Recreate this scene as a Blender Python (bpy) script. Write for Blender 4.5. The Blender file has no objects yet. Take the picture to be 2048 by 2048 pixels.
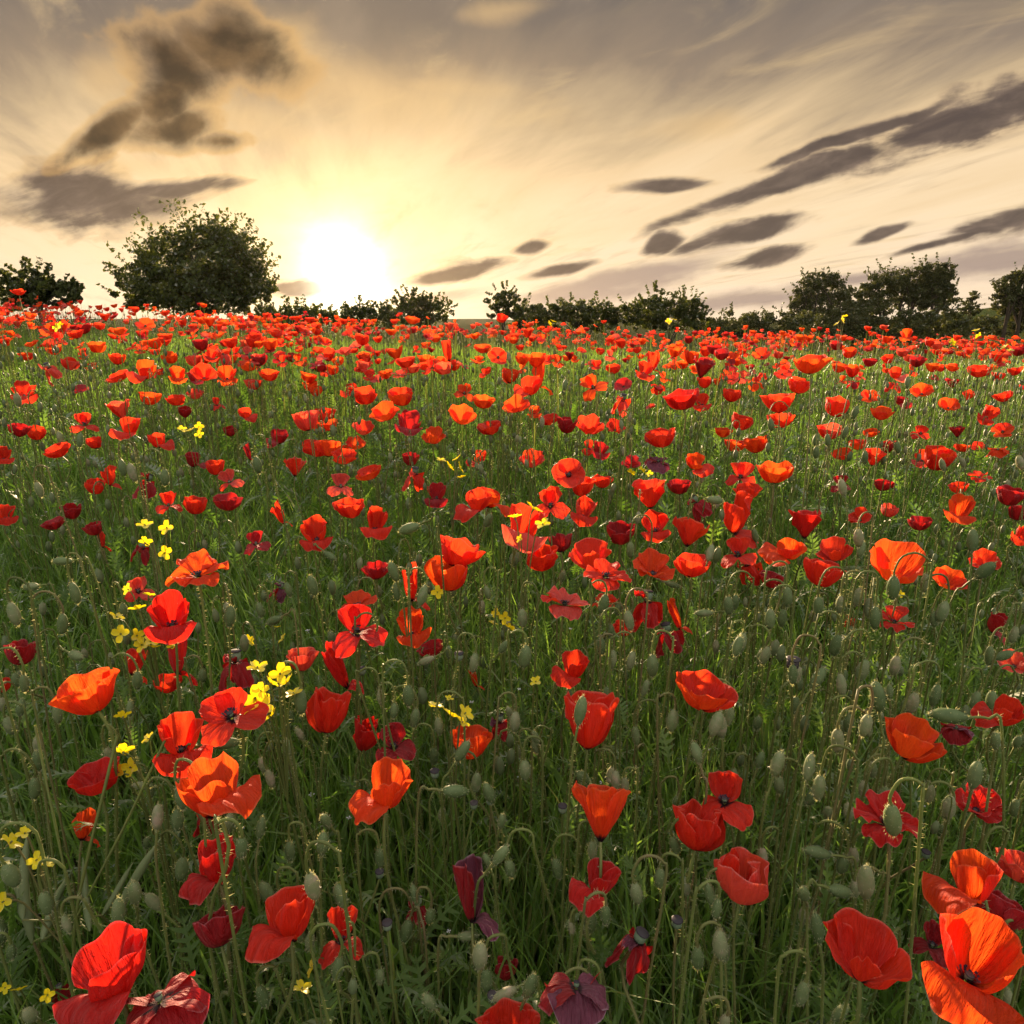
import bpy, math, random
import numpy as np
from mathutils import Vector

rng = np.random.default_rng(11)
random.seed(11)
sc = bpy.context.scene
COL = sc.collection
R = math.radians

# ------------------------------------------------------------------ camera
FPX = 1365.0                     # focal length in pixels of the 2048 px photograph
PITCH = R(16.5)
CAM = np.array([0.0, 0.0, 0.87])
cam = bpy.data.cameras.new('camera')
cam.sensor_width = 36.0
cam.lens = 36.0 * FPX / 2048.0
cam.clip_start = 0.02
cam.clip_end = 3000
camo = bpy.data.objects.new('camera', cam)
COL.objects.link(camo)
camo.location = CAM
camo.rotation_euler = (R(90) - PITCH, 0, 0)
sc.camera = camo
FW = np.array([0, math.cos(PITCH), -math.sin(PITCH)])
UP = np.array([0, math.sin(PITCH), math.cos(PITCH)])
RT = np.array([1.0, 0, 0])


def ray(px, py):
    return RT * ((px - 1024) / FPX) + UP * ((1024 - py) / FPX) + FW


def project(P):
    d = np.asarray(P) - CAM
    dep = d @ FW
    return 1024 + FPX * (d @ RT) / dep, 1024 - FPX * (d @ UP) / dep, dep


# ------------------------------------------------------------------ render settings
EXPO = 1.75                      # the photograph is exposed for the shaded field
SKYK = 2.0 ** -EXPO              # the sky keeps its own brightness in the picture
sc.render.engine = 'CYCLES'
sc.cycles.use_denoising = True
sc.cycles.max_bounces = 8
sc.cycles.diffuse_bounces = 5
sc.cycles.transmission_bounces = 5
sc.cycles.volume_bounces = 0
sc.cycles.sample_clamp_indirect = 6
sc.view_settings.view_transform = 'Standard'
sc.view_settings.look = 'None'
sc.view_settings.exposure = EXPO
sc.view_settings.gamma = 1.0
sc.view_settings.use_curve_mapping = False

# ------------------------------------------------------------------ node helper
class G:
    """arithmetic on shader sockets"""
    def __init__(s, nt, sock):
        s.nt, s.s = nt, sock

    def _m(s, op, *a, clamp=False):
        n = s.nt.nodes.new('ShaderNodeMath')
        n.operation = op
        n.use_clamp = clamp
        for i, v in enumerate((s,) + a):
            if isinstance(v, G):
                s.nt.links.new(v.s, n.inputs[i])
            else:
                n.inputs[i].default_value = v
        return G(s.nt, n.outputs[0])
    def __add__(s, o): return s._m('ADD', o)
    __radd__ = __add__
    def __mul__(s, o): return s._m('MULTIPLY', o)
    __rmul__ = __mul__
    def __sub__(s, o): return s._m('SUBTRACT', o)
    def __rsub__(s, o): return (s * -1.0) + o
    def __truediv__(s, o): return s._m('DIVIDE', o)
    def max(s, o): return s._m('MAXIMUM', o)
    def min(s, o): return s._m('MINIMUM', o)
    def clamp(s): return s._m('ADD', 0.0, clamp=True)
    def exp(s): return s._m('EXPONENT')
    def sqrt(s): return s._m('SQRT')
    def asin(s): return s._m('ARCSINE')
    def acos(s): return s._m('ARCCOSINE')
    def smooth(s, a, b):
        n = s.nt.nodes.new('ShaderNodeMapRange')
        n.interpolation_type = 'SMOOTHSTEP'
        s.nt.links.new(s.s, n.inputs[0])
        n.inputs[1].default_value = a
        n.inputs[2].default_value = b
        n.inputs[3].default_value = 0
        n.inputs[4].default_value = 1
        return G(s.nt, n.outputs[0])


def comb(nt, x, y, z):
    n = nt.nodes.new('ShaderNodeCombineXYZ')
    for i, v in enumerate((x, y, z)):
        if isinstance(v, G): nt.links.new(v.s, n.inputs[i])
        else: n.inputs[i].default_value = v
    return n.outputs[0]


def noise(nt, vec, scale=1.0, detail=4, rough=0.55, dist=0.0):
    n = nt.nodes.new('ShaderNodeTexNoise')
    n.inputs['Scale'].default_value = scale
    n.inputs['Detail'].default_value = detail
    n.inputs['Roughness'].default_value = rough
    n.inputs['Distortion'].default_value = dist
    if vec is not None:
        nt.links.new(vec, n.inputs['Vector'])
    return G(nt, n.outputs[0])


def ramp(nt, fac, stops):
    n = nt.nodes.new('ShaderNodeValToRGB')
    cr = n.color_ramp
    while len(cr.elements) < len(stops):
        cr.elements.new(0.5)
    for e, (p, c) in zip(cr.elements, stops):
        e.position = p
        e.color = (*c, 1)
    nt.links.new(fac.s, n.inputs[0])
    return n.outputs[0]


def mix(nt, fac, a, b, mode='MIX'):
    n = nt.nodes.new('ShaderNodeMix')
    n.data_type = 'RGBA'
    n.blend_type = mode
    n.clamp_result = False
    n.clamp_factor = True
    if isinstance(fac, G): nt.links.new(fac.s, n.inputs[0])
    else: n.inputs[0].default_value = fac
    for i, v in ((6, a), (7, b)):
        if isinstance(v, tuple): n.inputs[i].default_value = (*v, 1)
        else: nt.links.new(v, n.inputs[i])
    return n.outputs[2]


# ------------------------------------------------------------------ sun and sky
SUN_AZ = math.atan2(-0.2447, 1.05)          # measured from +Y, left of the view axis
SUN_EL = R(6.6)
SUN_DIR = np.array([math.sin(SUN_AZ) * math.cos(SUN_EL), math.cos(SUN_AZ) * math.cos(SUN_EL), math.sin(SUN_EL)])
sun = bpy.data.lights.new('sun', 'SUN')
sun.energy = 4.8
sun.color = (1.0, 0.72, 0.44)
sun.angle = R(0.55)
suno = bpy.data.objects.new('sun', sun)
COL.objects.link(suno)
suno.rotation_euler = Vector(SUN_DIR).to_track_quat('Z', 'Y').to_euler()


def build_world():
    w = bpy.data.worlds.new('World')
    sc.world = w
    w.use_nodes = True
    nt = w.node_tree
    nt.nodes.clear()
    tc = nt.nodes.new('ShaderNodeTexCoord')
    sep = nt.nodes.new('ShaderNodeSeparateXYZ')
    nt.links.new(tc.outputs['Generated'], sep.inputs[0])
    X, Y, Z = (G(nt, sep.outputs[i]) for i in range(3))
    yy = Y.max(0.06)
    qx, qz = X / yy, Z / yy
    front = Y.smooth(0.05, 0.4)
    GE = R(3.1)                                       # middle of the glow: the disc itself sits at its upper part
    GD = (math.sin(SUN_AZ) * math.cos(GE), math.cos(SUN_AZ) * math.cos(GE), math.sin(GE))
    ca = (X * GD[0] + Y * GD[1] + Z * GD[2]).min(0.99999).max(-0.99999)
    ang = ca.acos()
    el = Z.asin()
    # streaks: a cloud deck seen in perspective, drawn out along the sun's azimuth
    inv = 1.0 / ((Z.max(0.0)) + 0.10) if False else (Z.max(0.0) + 0.10)._m('POWER', -1.0)
    dx, dy = X * inv, Y * inv
    s_, c_ = math.sin(SUN_AZ - R(4)), math.cos(SUN_AZ - R(4))
    along = dx * s_ + dy * c_
    across = dx * c_ - dy * s_
    n1 = noise(nt, comb(nt, across * 1.0, along * 0.28, 0.0), 1.7, 6, 0.6, 0.6)
    n2 = noise(nt, comb(nt, across * 1.0, along * 0.16, 3.1), 5.0, 5, 0.6, 0.3)
    n3 = noise(nt, comb(nt, across * 1.0 + along * 0.35, along * 0.5, 8.3), 2.6, 6, 0.62, 0.8)
    el2 = el + (n1 - 0.5) * 0.20 + (n2 - 0.5) * 0.07 + qx.min(1.2).max(-1.2) * front * -0.035
    t = (el2 / R(30)).max(0.0).min(1.0)
    base = ramp(nt, t, [(0.0, (1.0, .78, .55)), (0.17, (1.0, .77, .49)), (0.33, (.88, .64, .37)), (0.43, (.58, .43, .26)),
                        (0.53, (.29, .222, .165)), (0.64, (.168, .145, .131)), (1.0, (.148, .136, .134))])
    # unseen sky away from the sun: pale brightness added to light the field
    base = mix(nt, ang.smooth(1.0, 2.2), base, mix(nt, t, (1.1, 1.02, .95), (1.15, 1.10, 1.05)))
    base = mix(nt, el.smooth(R(21), R(60)), base, (1.34, 1.27, 1.20))  # overhead, out of view: brightened past the visible grey to lift the foreground
    # thin gold wisps in the grey deck
    wisp = (n3.smooth(0.52, 0.78)) * (n2.smooth(0.3, 0.7))
    base = mix(nt, wisp * 0.70 * (1.0 - ang.smooth(0.5, 1.6)), base, (.80, .57, .29))
    base = mix(nt, n2.smooth(0.52, 0.75) * 0.36, base, (.36, .28, .21))
    # clouds of their own, in the sky ahead
    nb = noise(nt, comb(nt, qx, qz * 1.15, 0.0), 7.0, 7, 0.55, 0.3)
    nbi = noise(nt, comb(nt, qx, qz * 1.3, 4.0), 11.0, 6, 0.55, 0.3)
    c14, s14 = math.cos(R(14)), math.sin(R(14))
    nb2 = noise(nt, comb(nt, (qx * c14 + qz * s14) * 8.0, (qz * c14 - qx * s14) * 30.0, 5.0), 1.0, 5, 0.55, 0.3)
    nb3 = noise(nt, comb(nt, (qx * c14 + qz * s14) * 14.0, (qz * c14 - qx * s14) * 40.0, 2.0), 1.0, 5, 0.6, 0.5)

    def q(px, py):
        d = ray(px, py)
        return d[0] / d[1], d[2] / d[1]

    def blob(px, py, hl, ht, rot, puff, soft):
        cx, cz = q(px, py)
        k = 1.0 / FPX / ray(px, py)[1]
        c, s = math.cos(R(rot)), math.sin(R(rot))
        ux, uz = qx - cx, qz - cz
        a = (ux * c + uz * s) / (hl * k)
        b = (uz * c - ux * s) / (ht * k)
        # lens section: pointed ends, flat belly
        if not puff: b = b + (nb - 0.5) * 2.2
        d = (a * a + b * b * (a * a * 0.7 + 1.0)).sqrt()
        nz = nb if puff else nb2
        d = d + (nz - 0.5) * (3.3 if puff else 2.0)
        return (1.0 - d.smooth(0.0, 1.7)) if puff else (1.0 - d.smooth(0.95 - soft * .8, 1.1 + soft * 0.4))

    dark = None
    for a in [(455, 100, 135, 66, -12, 1, .75), (360, 135, 105, 66, -20, 1, .75), (335, 205, 78, 54, 45, 1, .75), (360, 258, 100, 46, 8, 1, .75), (445, 282, 90, 24, 0, 1, .75),
              (215, 262, 105, 28, 27, 1, .8)]:
        v = blob(*a)
        dark = v if dark is None else dark.max(v)
    flat = None
    for a in [(185, 396, 215, 62, 2, 0, .9), (330, 376, 140, 24, 2, 0, .9), (595, 572, 66, 18, 1, 0, .6),
              (1640, 338, 330, 26, 18.5, 0, .7), (1480, 392, 120, 14, 17, 0, .8), (1900, 252, 270, 46, 17, 0, .7), (1750, 258, 260, 15, 17, 0, .8), (2050, 200, 190, 34, 13, 0, .8),
              (1326, 490, 46, 22, 15, 0, .6), (1500, 466, 155, 25, 15, 0, .65), (1400, 490, 80, 12, 16, 0, .8), (1540, 515, 84, 18, 13, 0, .65),
              (1762, 467, 56, 12, 18, 0, .7), (2020, 440, 150, 26, 14, 0, .8), (1880, 484, 150, 11, 15, 0, .8),
              (920, 545, 105, 20, 8, 0, .7), (1115, 542, 80, 15, 10, 0, .7), (1330, 375, 110, 14, 4, 0, .95), (1065, 495, 34, 12, 10, 0, .9)]:
        v = blob(*a)
        flat = v if flat is None else flat.max(v)
    pale = None
    for a in [(1990, 520, 220, 36, 12, 0, .9), (1250, 562, 220, 30, 13, 0, .8), (1440, 606, 280, 18, 5, 0, .9), (1180, 590, 160, 22, 6, 0, .9),
              (1700, 560, 160, 14, 8, 0, .9), (880, 590, 90, 16, 6, 0, .9)]:
        v = blob(*a)
        pale = v if pale is None else pale.max(v)
    gold = None
    for a in [(1420, 250, 95, 26, 4, 1, 1.), (1010, 20, 80, 22, 6, 1, 1.), (840, 172, 190, 26, -5, 1, 1.), (215, 150, 70, 40, 20, 1, 1.),
              (590, 120, 100, 70, -25, 1, 1.), (480, 240, 120, 50, -20, 1, 1.), (190, 340, 170, 24, 4, 1, 1.), (760, 180, 260, 60, -8, 1, 1.)]:
        v = blob(*a)
        gold = v if gold is None else gold.max(v)
    base = mix(nt, gold * front * 0.55, base, (.80, .53, .25))
    base = mix(nt, pale * front * 0.85, base, (.37, .275, .24))
    near = (ang * ang * -4.0).exp()                   # closeness to the sun
    def scaled(f, col):
        n = nt.nodes.new('ShaderNodeVectorMath'); n.operation = 'SCALE'
        n.inputs[0].default_value = col
        nt.links.new(f.s, n.inputs['Scale'])
        return n.outputs[0]
    def addc(a, b):
        n = nt.nodes.new('ShaderNodeVectorMath'); n.operation = 'ADD'
        nt.links.new(a, n.inputs[0]); nt.links.new(b, n.inputs[1])
        return n.outputs[0]
    # glow of the sun in the thin cloud
    low = (Z - GD[2]).min(0.0)
    ae = (ang * ang - low * low * 0.6).max(0.0)
    g1 = ((ae * (1.0 + (nbi - .5) * 1.1 + (n1 - .5) * .8)) * (-1.0 / (0.041 ** 2))).exp()
    g2 = (ang * (-1.0 / 0.095)).exp()
    g3 = (ang * (-1.0 / 0.25)).exp()
    base = addc(base, scaled(g3, (.16, .075, .0)))
    base = addc(base, scaled(g2, (.85, .60, .28)))
    # dark clouds with lit fringes
    for d, col, mid, core, k, ni in ((flat, (.085, .061, .056), (.26, .185, .14), .95, .55, nb3), (dark, (.036, .020, .011), (.24, .135, .056), .97, 1.1, nbi)):
        dd = d * front
        fr = dd.smooth(.03, .25) * (1.0 - dd.smooth(.25, .70))
        base = mix(nt, fr * near * k * .6, base, (.80, .46, .16))
        thick = (dd * .75 + (ni - .5) * (2.4 if d is dark else 1.5)).smooth(.12, .95)
        base = mix(nt, dd.smooth(0.05, 0.95) * core, base, mix(nt, thick, mid, col))
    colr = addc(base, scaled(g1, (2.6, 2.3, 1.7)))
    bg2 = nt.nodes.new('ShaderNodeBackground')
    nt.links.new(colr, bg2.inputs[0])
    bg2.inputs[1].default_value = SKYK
    sky = nt.nodes.new('ShaderNodeTexSky')
    sky.sky_type = 'NISHITA'
    sky.sun_disc = False
    sky.sun_elevation = SUN_EL
    sky.sun_rotation = SUN_AZ
    sky.dust_density = 3.0
    bg1 = nt.nodes.new('ShaderNodeBackground')
    nt.links.new(sky.outputs[0], bg1.inputs[0])
    bg1.inputs[1].default_value = 0.10
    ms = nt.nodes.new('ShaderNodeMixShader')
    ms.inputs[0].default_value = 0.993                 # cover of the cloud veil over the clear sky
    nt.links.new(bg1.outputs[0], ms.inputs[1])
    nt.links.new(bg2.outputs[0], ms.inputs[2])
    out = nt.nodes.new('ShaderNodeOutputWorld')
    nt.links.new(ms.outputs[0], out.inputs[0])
    w.cycles.sampling_method = 'MANUAL'
    w.cycles.sample_map_resolution = 1024


build_world()

# ------------------------------------------------------------------ terrain
GY = np.array([-400, 0.0, .35, .7, 1.0, 1.4, 1.8, 2.5, 3.3, 5.0, 7.0, 8.6, 9.6, 11., 13., 17., 25., 40., 70., 110., 500.])
GZ = np.array([0.00, 0.0, .005, .01, .02, .045, .06, .07, .08, .08, .075, .07, .05, -.06, -.24, -.6, -1.2, -2.2, -3.4, -4.2, -4.6])


def ground_z(x, y):
    x = np.asarray(x, float); y = np.asarray(y, float)
    tilt = np.where(x < 0, -0.042, -0.024) * np.clip(x, -14, 14) * np.clip((y + 2) / 4.0, 0, 1)
    bump = 0.02 * np.sin(x * 1.7 + 0.6 * y) * np.sin(y * 1.3 + 1.0)
    return np.interp(y, GY, GZ) + tilt + bump * np.clip(y, 0, 1)


# ------------------------------------------------------------------ mesh helpers
def new_mesh(name, V, faces, mats, midx=None, uv=None, tint=None, smooth=True):
    """V (n,3); faces list of (m,k) int arrays; uv per vertex (n,2)"""
    me = bpy.data.meshes.new(name)
    V = np.ascontiguousarray(V, np.float32)
    faces = [np.asarray(f, np.int32) for f in faces if len(f)]
    tot = np.concatenate([np.full(len(f), f.shape[1], np.int32) for f in faces])
    loops = np.concatenate([f.ravel() for f in faces])
    me.vertices.add(len(V)); me.vertices.foreach_set('co', V.ravel())
    me.loops.add(len(loops)); me.loops.foreach_set('vertex_index', loops)
    me.polygons.add(len(tot))
    start = np.zeros(len(tot), np.int32); start[1:] = np.cumsum(tot)[:-1]
    me.polygons.foreach_set('loop_start', start)
    me.polygons.foreach_set('loop_total', tot)
    if smooth: me.polygons.foreach_set('use_smooth', np.ones(len(tot), bool))
    for m in (mats if isinstance(mats, (list, tuple)) else [mats]):
        me.materials.append(m)
    if midx is not None:
        me.polygons.foreach_set('material_index', np.ascontiguousarray(midx, np.int32))
    if uv is not None:
        l = me.uv_layers.new(name='UVMap')
        l.data.foreach_set('uv', np.ascontiguousarray(uv[loops], np.float32).ravel())
    if tint is not None:
        a = me.attributes.new('tint', 'FLOAT', 'POINT')
        a.data.foreach_set('value', np.ascontiguousarray(tint, np.float32))
    me.update(calc_edges=True)
    return me


def obj(name, me, parent=None, loc=(0, 0, 0)):
    o = bpy.data.objects.new(name, me)
    o.location = loc
    COL.objects.link(o)
    if parent is not None: o.parent = parent
    return o


def thing(name, label, cat, loc, group=None):
    o = obj(name, None, None, loc)
    o.empty_display_size = 0.02
    o['label'] = label; o['category'] = cat
    if group: o['group'] = group
    return o


class Acc:
    """collects pieces of one mesh"""
    def __init__(s): s.V, s.F, s.T, s.U, s.M, s.n = [], {}, [], [], {}, 0
    def add(s, V, faces, tint=0.5, mat=0, uv=None):
        V = np.asarray(V, float).reshape(-1, 3)
        s.V.append(V)
        s.T.append(np.full(len(V), tint) if np.isscalar(tint) else np.asarray(tint))
        s.U.append(uv if uv is not None else np.zeros((len(V), 2)))
        for f in faces:
            f = np.asarray(f)
            if not len(f): continue
            s.F.setdefault(f.shape[1], []).append(f + s.n)
            s.M.setdefault(f.shape[1], []).append(np.full(len(f), mat))
        s.n += len(V)
    def mesh(s, name, mats, smooth=True, uv=False):
        ks = sorted(s.F)
        return new_mesh(name, np.concatenate(s.V), [np.concatenate(s.F[k]) for k in ks], mats,
                        np.concatenate([np.concatenate(s.M[k]) for k in ks]), np.concatenate(s.U) if uv else None,
                        np.concatenate(s.T), smooth)


def instance(acc, V, faces, mats_, M3, P, tints, uv=None):
    """many copies of a template: M3 (n,3,3), P (n,3)"""
    n, nv = len(P), len(V)
    W = np.einsum('nij,vj->nvi', M3, V) + P[:, None, :]
    off = (np.arange(n) * nv)[:, None, None]
    base = acc.n
    acc.V.append(W.reshape(-1, 3))
    acc.T.append(np.repeat(tints, nv))
    acc.U.append(np.tile(uv, (n, 1)) if uv is not None else np.zeros((n * nv, 2)))
    for f, m in zip(faces, mats_):
        f = np.asarray(f)
        if not len(f): continue
        g = (f[None] + off).reshape(-1, f.shape[1]) + base
        acc.F.setdefault(f.shape[1], []).append(g)
        acc.M.setdefault(f.shape[1], []).append(np.full(len(g), m) if np.isscalar(m) else np.tile(m, n))
    acc.n += n * nv


def rotz(a):
    a = np.asarray(a, float); z = np.zeros_like(a); o = np.ones_like(a)
    return np.stack([np.stack([np.cos(a), -np.sin(a), z], -1), np.stack([np.sin(a), np.cos(a), z], -1), np.stack([z, z, o], -1)], -2)


def rotx(a):
    c, s = math.cos(a), math.sin(a)
    return np.array([[1, 0, 0], [0, c, -s], [0, s, c]])


def roty(a):
    c, s = math.cos(a), math.sin(a)
    return np.array([[c, 0, s], [0, 1, 0], [-s, 0, c]])


def curve(pts, n):
    """Catmull-Rom through control points, n samples"""
    p = np.asarray(pts, float)
    p = np.vstack([2 * p[0] - p[1], p, 2 * p[-1] - p[-2]])
    seg = len(p) - 3
    t = np.linspace(0, seg - 1e-6, n)
    i = t.astype(int); u = (t - i)[:, None]
    a, b, c, d = p[i], p[i + 1], p[i + 2], p[i + 3]
    return 0.5 * ((2 * b) + (-a + c) * u + (2 * a - 5 * b + 4 * c - d) * u ** 2 + (-a + 3 * b - 3 * c + d) * u ** 3)


def tube(path, rad, k=5):
    path = np.asarray(path, float); n = len(path)
    rad = np.broadcast_to(np.asarray(rad, float), (n,))
    tan = np.gradient(path, axis=0)
    tan /= np.linalg.norm(tan, axis=1)[:, None] + 1e-12
    nrm = np.cross(tan[0], [0.31, 0.9, 0.17]); nrm /= np.linalg.norm(nrm) + 1e-9
    N = np.empty_like(path)
    for i in range(n):
        nrm = nrm - tan[i] * (nrm @ tan[i]); nrm /= np.linalg.norm(nrm) + 1e-9
        N[i] = nrm
    B = np.cross(tan, N)
    a = np.arange(k) * 2 * math.pi / k
    V = path[:, None] + rad[:, None, None] * (np.cos(a)[None, :, None] * N[:, None] + np.sin(a)[None, :, None] * B[:, None])
    i = np.arange(n - 1)[:, None] * k; j = np.arange(k)[None]; j2 = (j + 1) % k
    F = np.stack([i + j, i + j2, i + k + j2, i + k + j], -1).reshape(-1, 4)
    return V.reshape(-1, 3), F


def hairs_on(path, rad, count, length, r, width=0.00035):
    """fine hairs standing out from a stem"""
    path = np.asarray(path, float); n = len(path)
    seg = np.linalg.norm(np.diff(path, axis=0), axis=1); cum = np.r_[0, np.cumsum(seg)]
    s = r.uniform(0, cum[-1], count)
    P = np.stack([np.interp(s, cum, path[:, i]) for i in range(3)], -1)
    tan = np.gradient(path, axis=0)
    T = np.stack([np.interp(s, cum, tan[:, i]) for i in range(3)], -1)
    T /= np.linalg.norm(T, axis=1)[:, None] + 1e-9
    D = r.normal(size=(count, 3)); D -= T * (D * T).sum(1)[:, None]; D /= np.linalg.norm(D, axis=1)[:, None] + 1e-9
    D += r.normal(0, .15, (count, 3))
    L = length * r.uniform(.6, 1.2, count)[:, None]
    V = np.stack([P + D * rad * .6 - T * width, P + D * rad * .6 + T * width, P + D * (rad + L)], 1).reshape(-1, 3)
    return V, np.arange(count * 3).reshape(-1, 3)


def lathe(prof, k=8):
    """profile [(r,z)...] about Z"""
    a = np.arange(k) * 2 * math.pi / k
    V = np.concatenate([np.stack([r * np.cos(a), r * np.sin(a), np.full(k, z)], -1) for r, z in prof])
    n = len(prof)
    i = np.arange(n - 1)[:, None] * k; j = np.arange(k)[None]; j2 = (j + 1) % k
    F = np.stack([i + j, i + j2, i + k + j2, i + k + j], -1).reshape(-1, 4)
    return V, F


# ------------------------------------------------------------------ materials
def material(name):
    m = bpy.data.materials.new(name)
    m.use_nodes = True
    m.node_tree.nodes.clear()
    return m, m.node_tree


def leafy(name, stops, trans, fac, rough=.5, gloss=.05, use_tint=True, noise_scale=30., bump=0.0):
    """thin plant matter: diffuse + translucent + a little sheen; tint attribute or object random varies the colour"""
    m, nt = material(name)
    if use_tint:
        a = nt.nodes.new('ShaderNodeAttribute'); a.attribute_name = 'tint'
        t = G(nt, a.outputs['Fac'])
    else:
        a = nt.nodes.new('ShaderNodeObjectInfo')
        t = G(nt, a.outputs['Random'])
    tc = nt.nodes.new('ShaderNodeTexCoord')
    nz = noise(nt, tc.outputs['Object'], noise_scale, 3, .6)
    t = (t * 0.75 + (nz - .5) * 0.9 + 0.12).clamp()
    c = ramp(nt, t, stops)
    d = nt.nodes.new('ShaderNodeBsdfDiffuse'); nt.links.new(c, d.inputs[0])
    tr = nt.nodes.new('ShaderNodeBsdfTranslucent')
    nt.links.new(mix(nt, 1.0, c, trans, 'MULTIPLY'), tr.inputs[0])
    mx = nt.nodes.new('ShaderNodeMixShader'); mx.inputs[0].default_value = fac
    nt.links.new(d.outputs[0], mx.inputs[1]); nt.links.new(tr.outputs[0], mx.inputs[2])
    gl = nt.nodes.new('ShaderNodeBsdfGlossy'); gl.inputs['Roughness'].default_value = rough
    gl.inputs['Color'].default_value = (.8, .8, .8, 1)
    lw = nt.nodes.new('ShaderNodeLayerWeight'); lw.inputs[0].default_value = .25
    m2 = nt.nodes.new('ShaderNodeMixShader')
    nt.links.new((G(nt, lw.outputs['Fresnel']) * gloss * 4 + gloss * .3).clamp().s, m2.inputs[0])
    nt.links.new(mx.outputs[0], m2.inputs[1]); nt.links.new(gl.outputs[0], m2.inputs[2])
    o = nt.nodes.new('ShaderNodeOutputMaterial'); nt.links.new(m2.outputs[0], o.inputs[0])
    return m


def petal_mat(name, dif, trn, edge, fac=.55, gloss=.06, use_tint=False, sheen=(1, .8, .8)):
    """papery petal: radial veins, dark blotch at the foot, thin pale rim"""
    m, nt = material(name)
    uvn = nt.nodes.new('ShaderNodeUVMap'); uvn.uv_map = 'UVMap'
    sp = nt.nodes.new('ShaderNodeSeparateXYZ'); nt.links.new(uvn.outputs[0], sp.inputs[0])
    U, V = G(nt, sp.outputs[0]), G(nt, sp.outputs[1])
    if use_tint:
        a = nt.nodes.new('ShaderNodeAttribute'); a.attribute_name = 'tint'; rnd = G(nt, a.outputs['Fac'])
    else:
        a = nt.nodes.new('ShaderNodeObjectInfo'); rnd = G(nt, a.outputs['Random'])
    veins = noise(nt, comb(nt, U * 26.0, V * 1.6, rnd * 40.0), 1.0, 3, .6, .4)
    folds = noise(nt, comb(nt, U * 5.0, V * 1.5, rnd * 17.0), 1.0, 4, .6, .8)
    k = (rnd * .5 + (folds - .5) * 1.1 + (veins - .5) * .6 + .25).clamp()
    cd = mix(nt, k, tuple(x * .62 for x in dif), tuple(min(1, x * 1.12) for x in dif))
    ct = mix(nt, k, (trn[0] * .72, trn[1] * .45, trn[2] * .6), (min(1, trn[0] * 1.08), trn[1] * 1.55, trn[2] * 1.2))
    blot = 1.0 - (V + (folds - .5) * .12).smooth(.06, .17)
    cd = mix(nt, blot, cd, (.012, .004, .008)); ct = mix(nt, blot, ct, (.02, .003, .003))
    rim = V.smooth(.955, 1.0)
    cd = mix(nt, rim * .6, cd, edge)
    bp = nt.nodes.new('ShaderNodeBump'); bp.inputs['Strength'].default_value = .9; bp.inputs['Distance'].default_value = .005
    nt.links.new((veins * .5 + folds * 1.2).s, bp.inputs['Height'])
    d = nt.nodes.new('ShaderNodeBsdfDiffuse'); nt.links.new(cd, d.inputs[0]); nt.links.new(bp.outputs[0], d.inputs['Normal'])
    tr = nt.nodes.new('ShaderNodeBsdfTranslucent'); nt.links.new(ct, tr.inputs[0]); nt.links.new(bp.outputs[0], tr.inputs['Normal'])
    mx = nt.nodes.new('ShaderNodeMixShader'); mx.inputs[0].default_value = fac
    nt.links.new(d.outputs[0], mx.inputs[1]); nt.links.new(tr.outputs[0], mx.inputs[2])
    gl = nt.nodes.new('ShaderNodeBsdfGlossy'); gl.inputs['Roughness'].default_value = .5
    gl.inputs['Color'].default_value = (*sheen, 1); nt.links.new(bp.outputs[0], gl.inputs['Normal'])
    lw = nt.nodes.new('ShaderNodeLayerWeight'); lw.inputs[0].default_value = .3
    m2 = nt.nodes.new('ShaderNodeMixShader')
    nt.links.new((G(nt, lw.outputs['Facing']) * gloss * 1.5 + gloss * .2).clamp().s, m2.inputs[0])
    nt.links.new(mx.outputs[0], m2.inputs[1]); nt.links.new(gl.outputs[0], m2.inputs[2])
    o = nt.nodes.new('ShaderNodeOutputMaterial'); nt.links.new(m2.outputs[0], o.inputs[0])
    return m


PCOL = {'o': ((.82, .060, .010), (1.0, .095, .012), (.9, .25, .1), .58, .03),
        'r': ((.74, .030, .012), (1.0, .048, .012), (.85, .25, .18), .55, .04),
        'd': ((.56, .014, .010), (.85, .020, .010), (.75, .22, .2), .5, .05),
        'k': ((.74, .060, .040), (.95, .10, .045), (.85, .35, .3), .5, .07),
        'c': ((.34, .010, .014), (.55, .014, .012), (.6, .2, .22), .45, .06),
        'p': ((.17, .045, .075), (.22, .015, .035), (.45, .3, .35), .35, .06)}
PMAT = {k: petal_mat('petal_' + n, v[0], v[1], v[2], v[3], v[4], False) for (k, v), n in
        zip(PCOL.items(), ('orange', 'scarlet', 'deep_red', 'pink', 'crimson', 'purple'))}
PMAT_T = [petal_mat('far_petal_' + k, *PCOL[k][:5], use_tint=True) for k in 'orkc']

STEM = leafy('hairy_stem', [(0, (.11, .13, .035)), (.6, (.18, .22, .06)), (1, (.20, .15, .075))], (1.2, 1.3, .7), .35, .5, .05, False)
STEM_T = leafy('field_stem', [(0, (.10, .125, .03)), (.6, (.17, .21, .052)), (1, (.17, .14, .07))], (1.2, 1.3, .7), .35)
BUD = leafy('bud_green', [(0, (.085, .13, .045)), (.55, (.155, .205, .085)), (.85, (.25, .255, .14)), (1, (.36, .29, .21))], (1.1, 1.2, .7), .25, .5, .05, False, 120.)
BUD_T = leafy('field_bud', [(0, (.095, .13, .055)), (.65, (.155, .195, .09)), (1, (.27, .25, .15))], (1.1, 1.2, .7), .25, .5, .05, True, 120.)
HAIR = leafy('pale_hair', [(0, (.42, .46, .25)), (1, (.58, .58, .38))], (1.3, 1.2, .8), .55, .4, .08, True)
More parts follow.
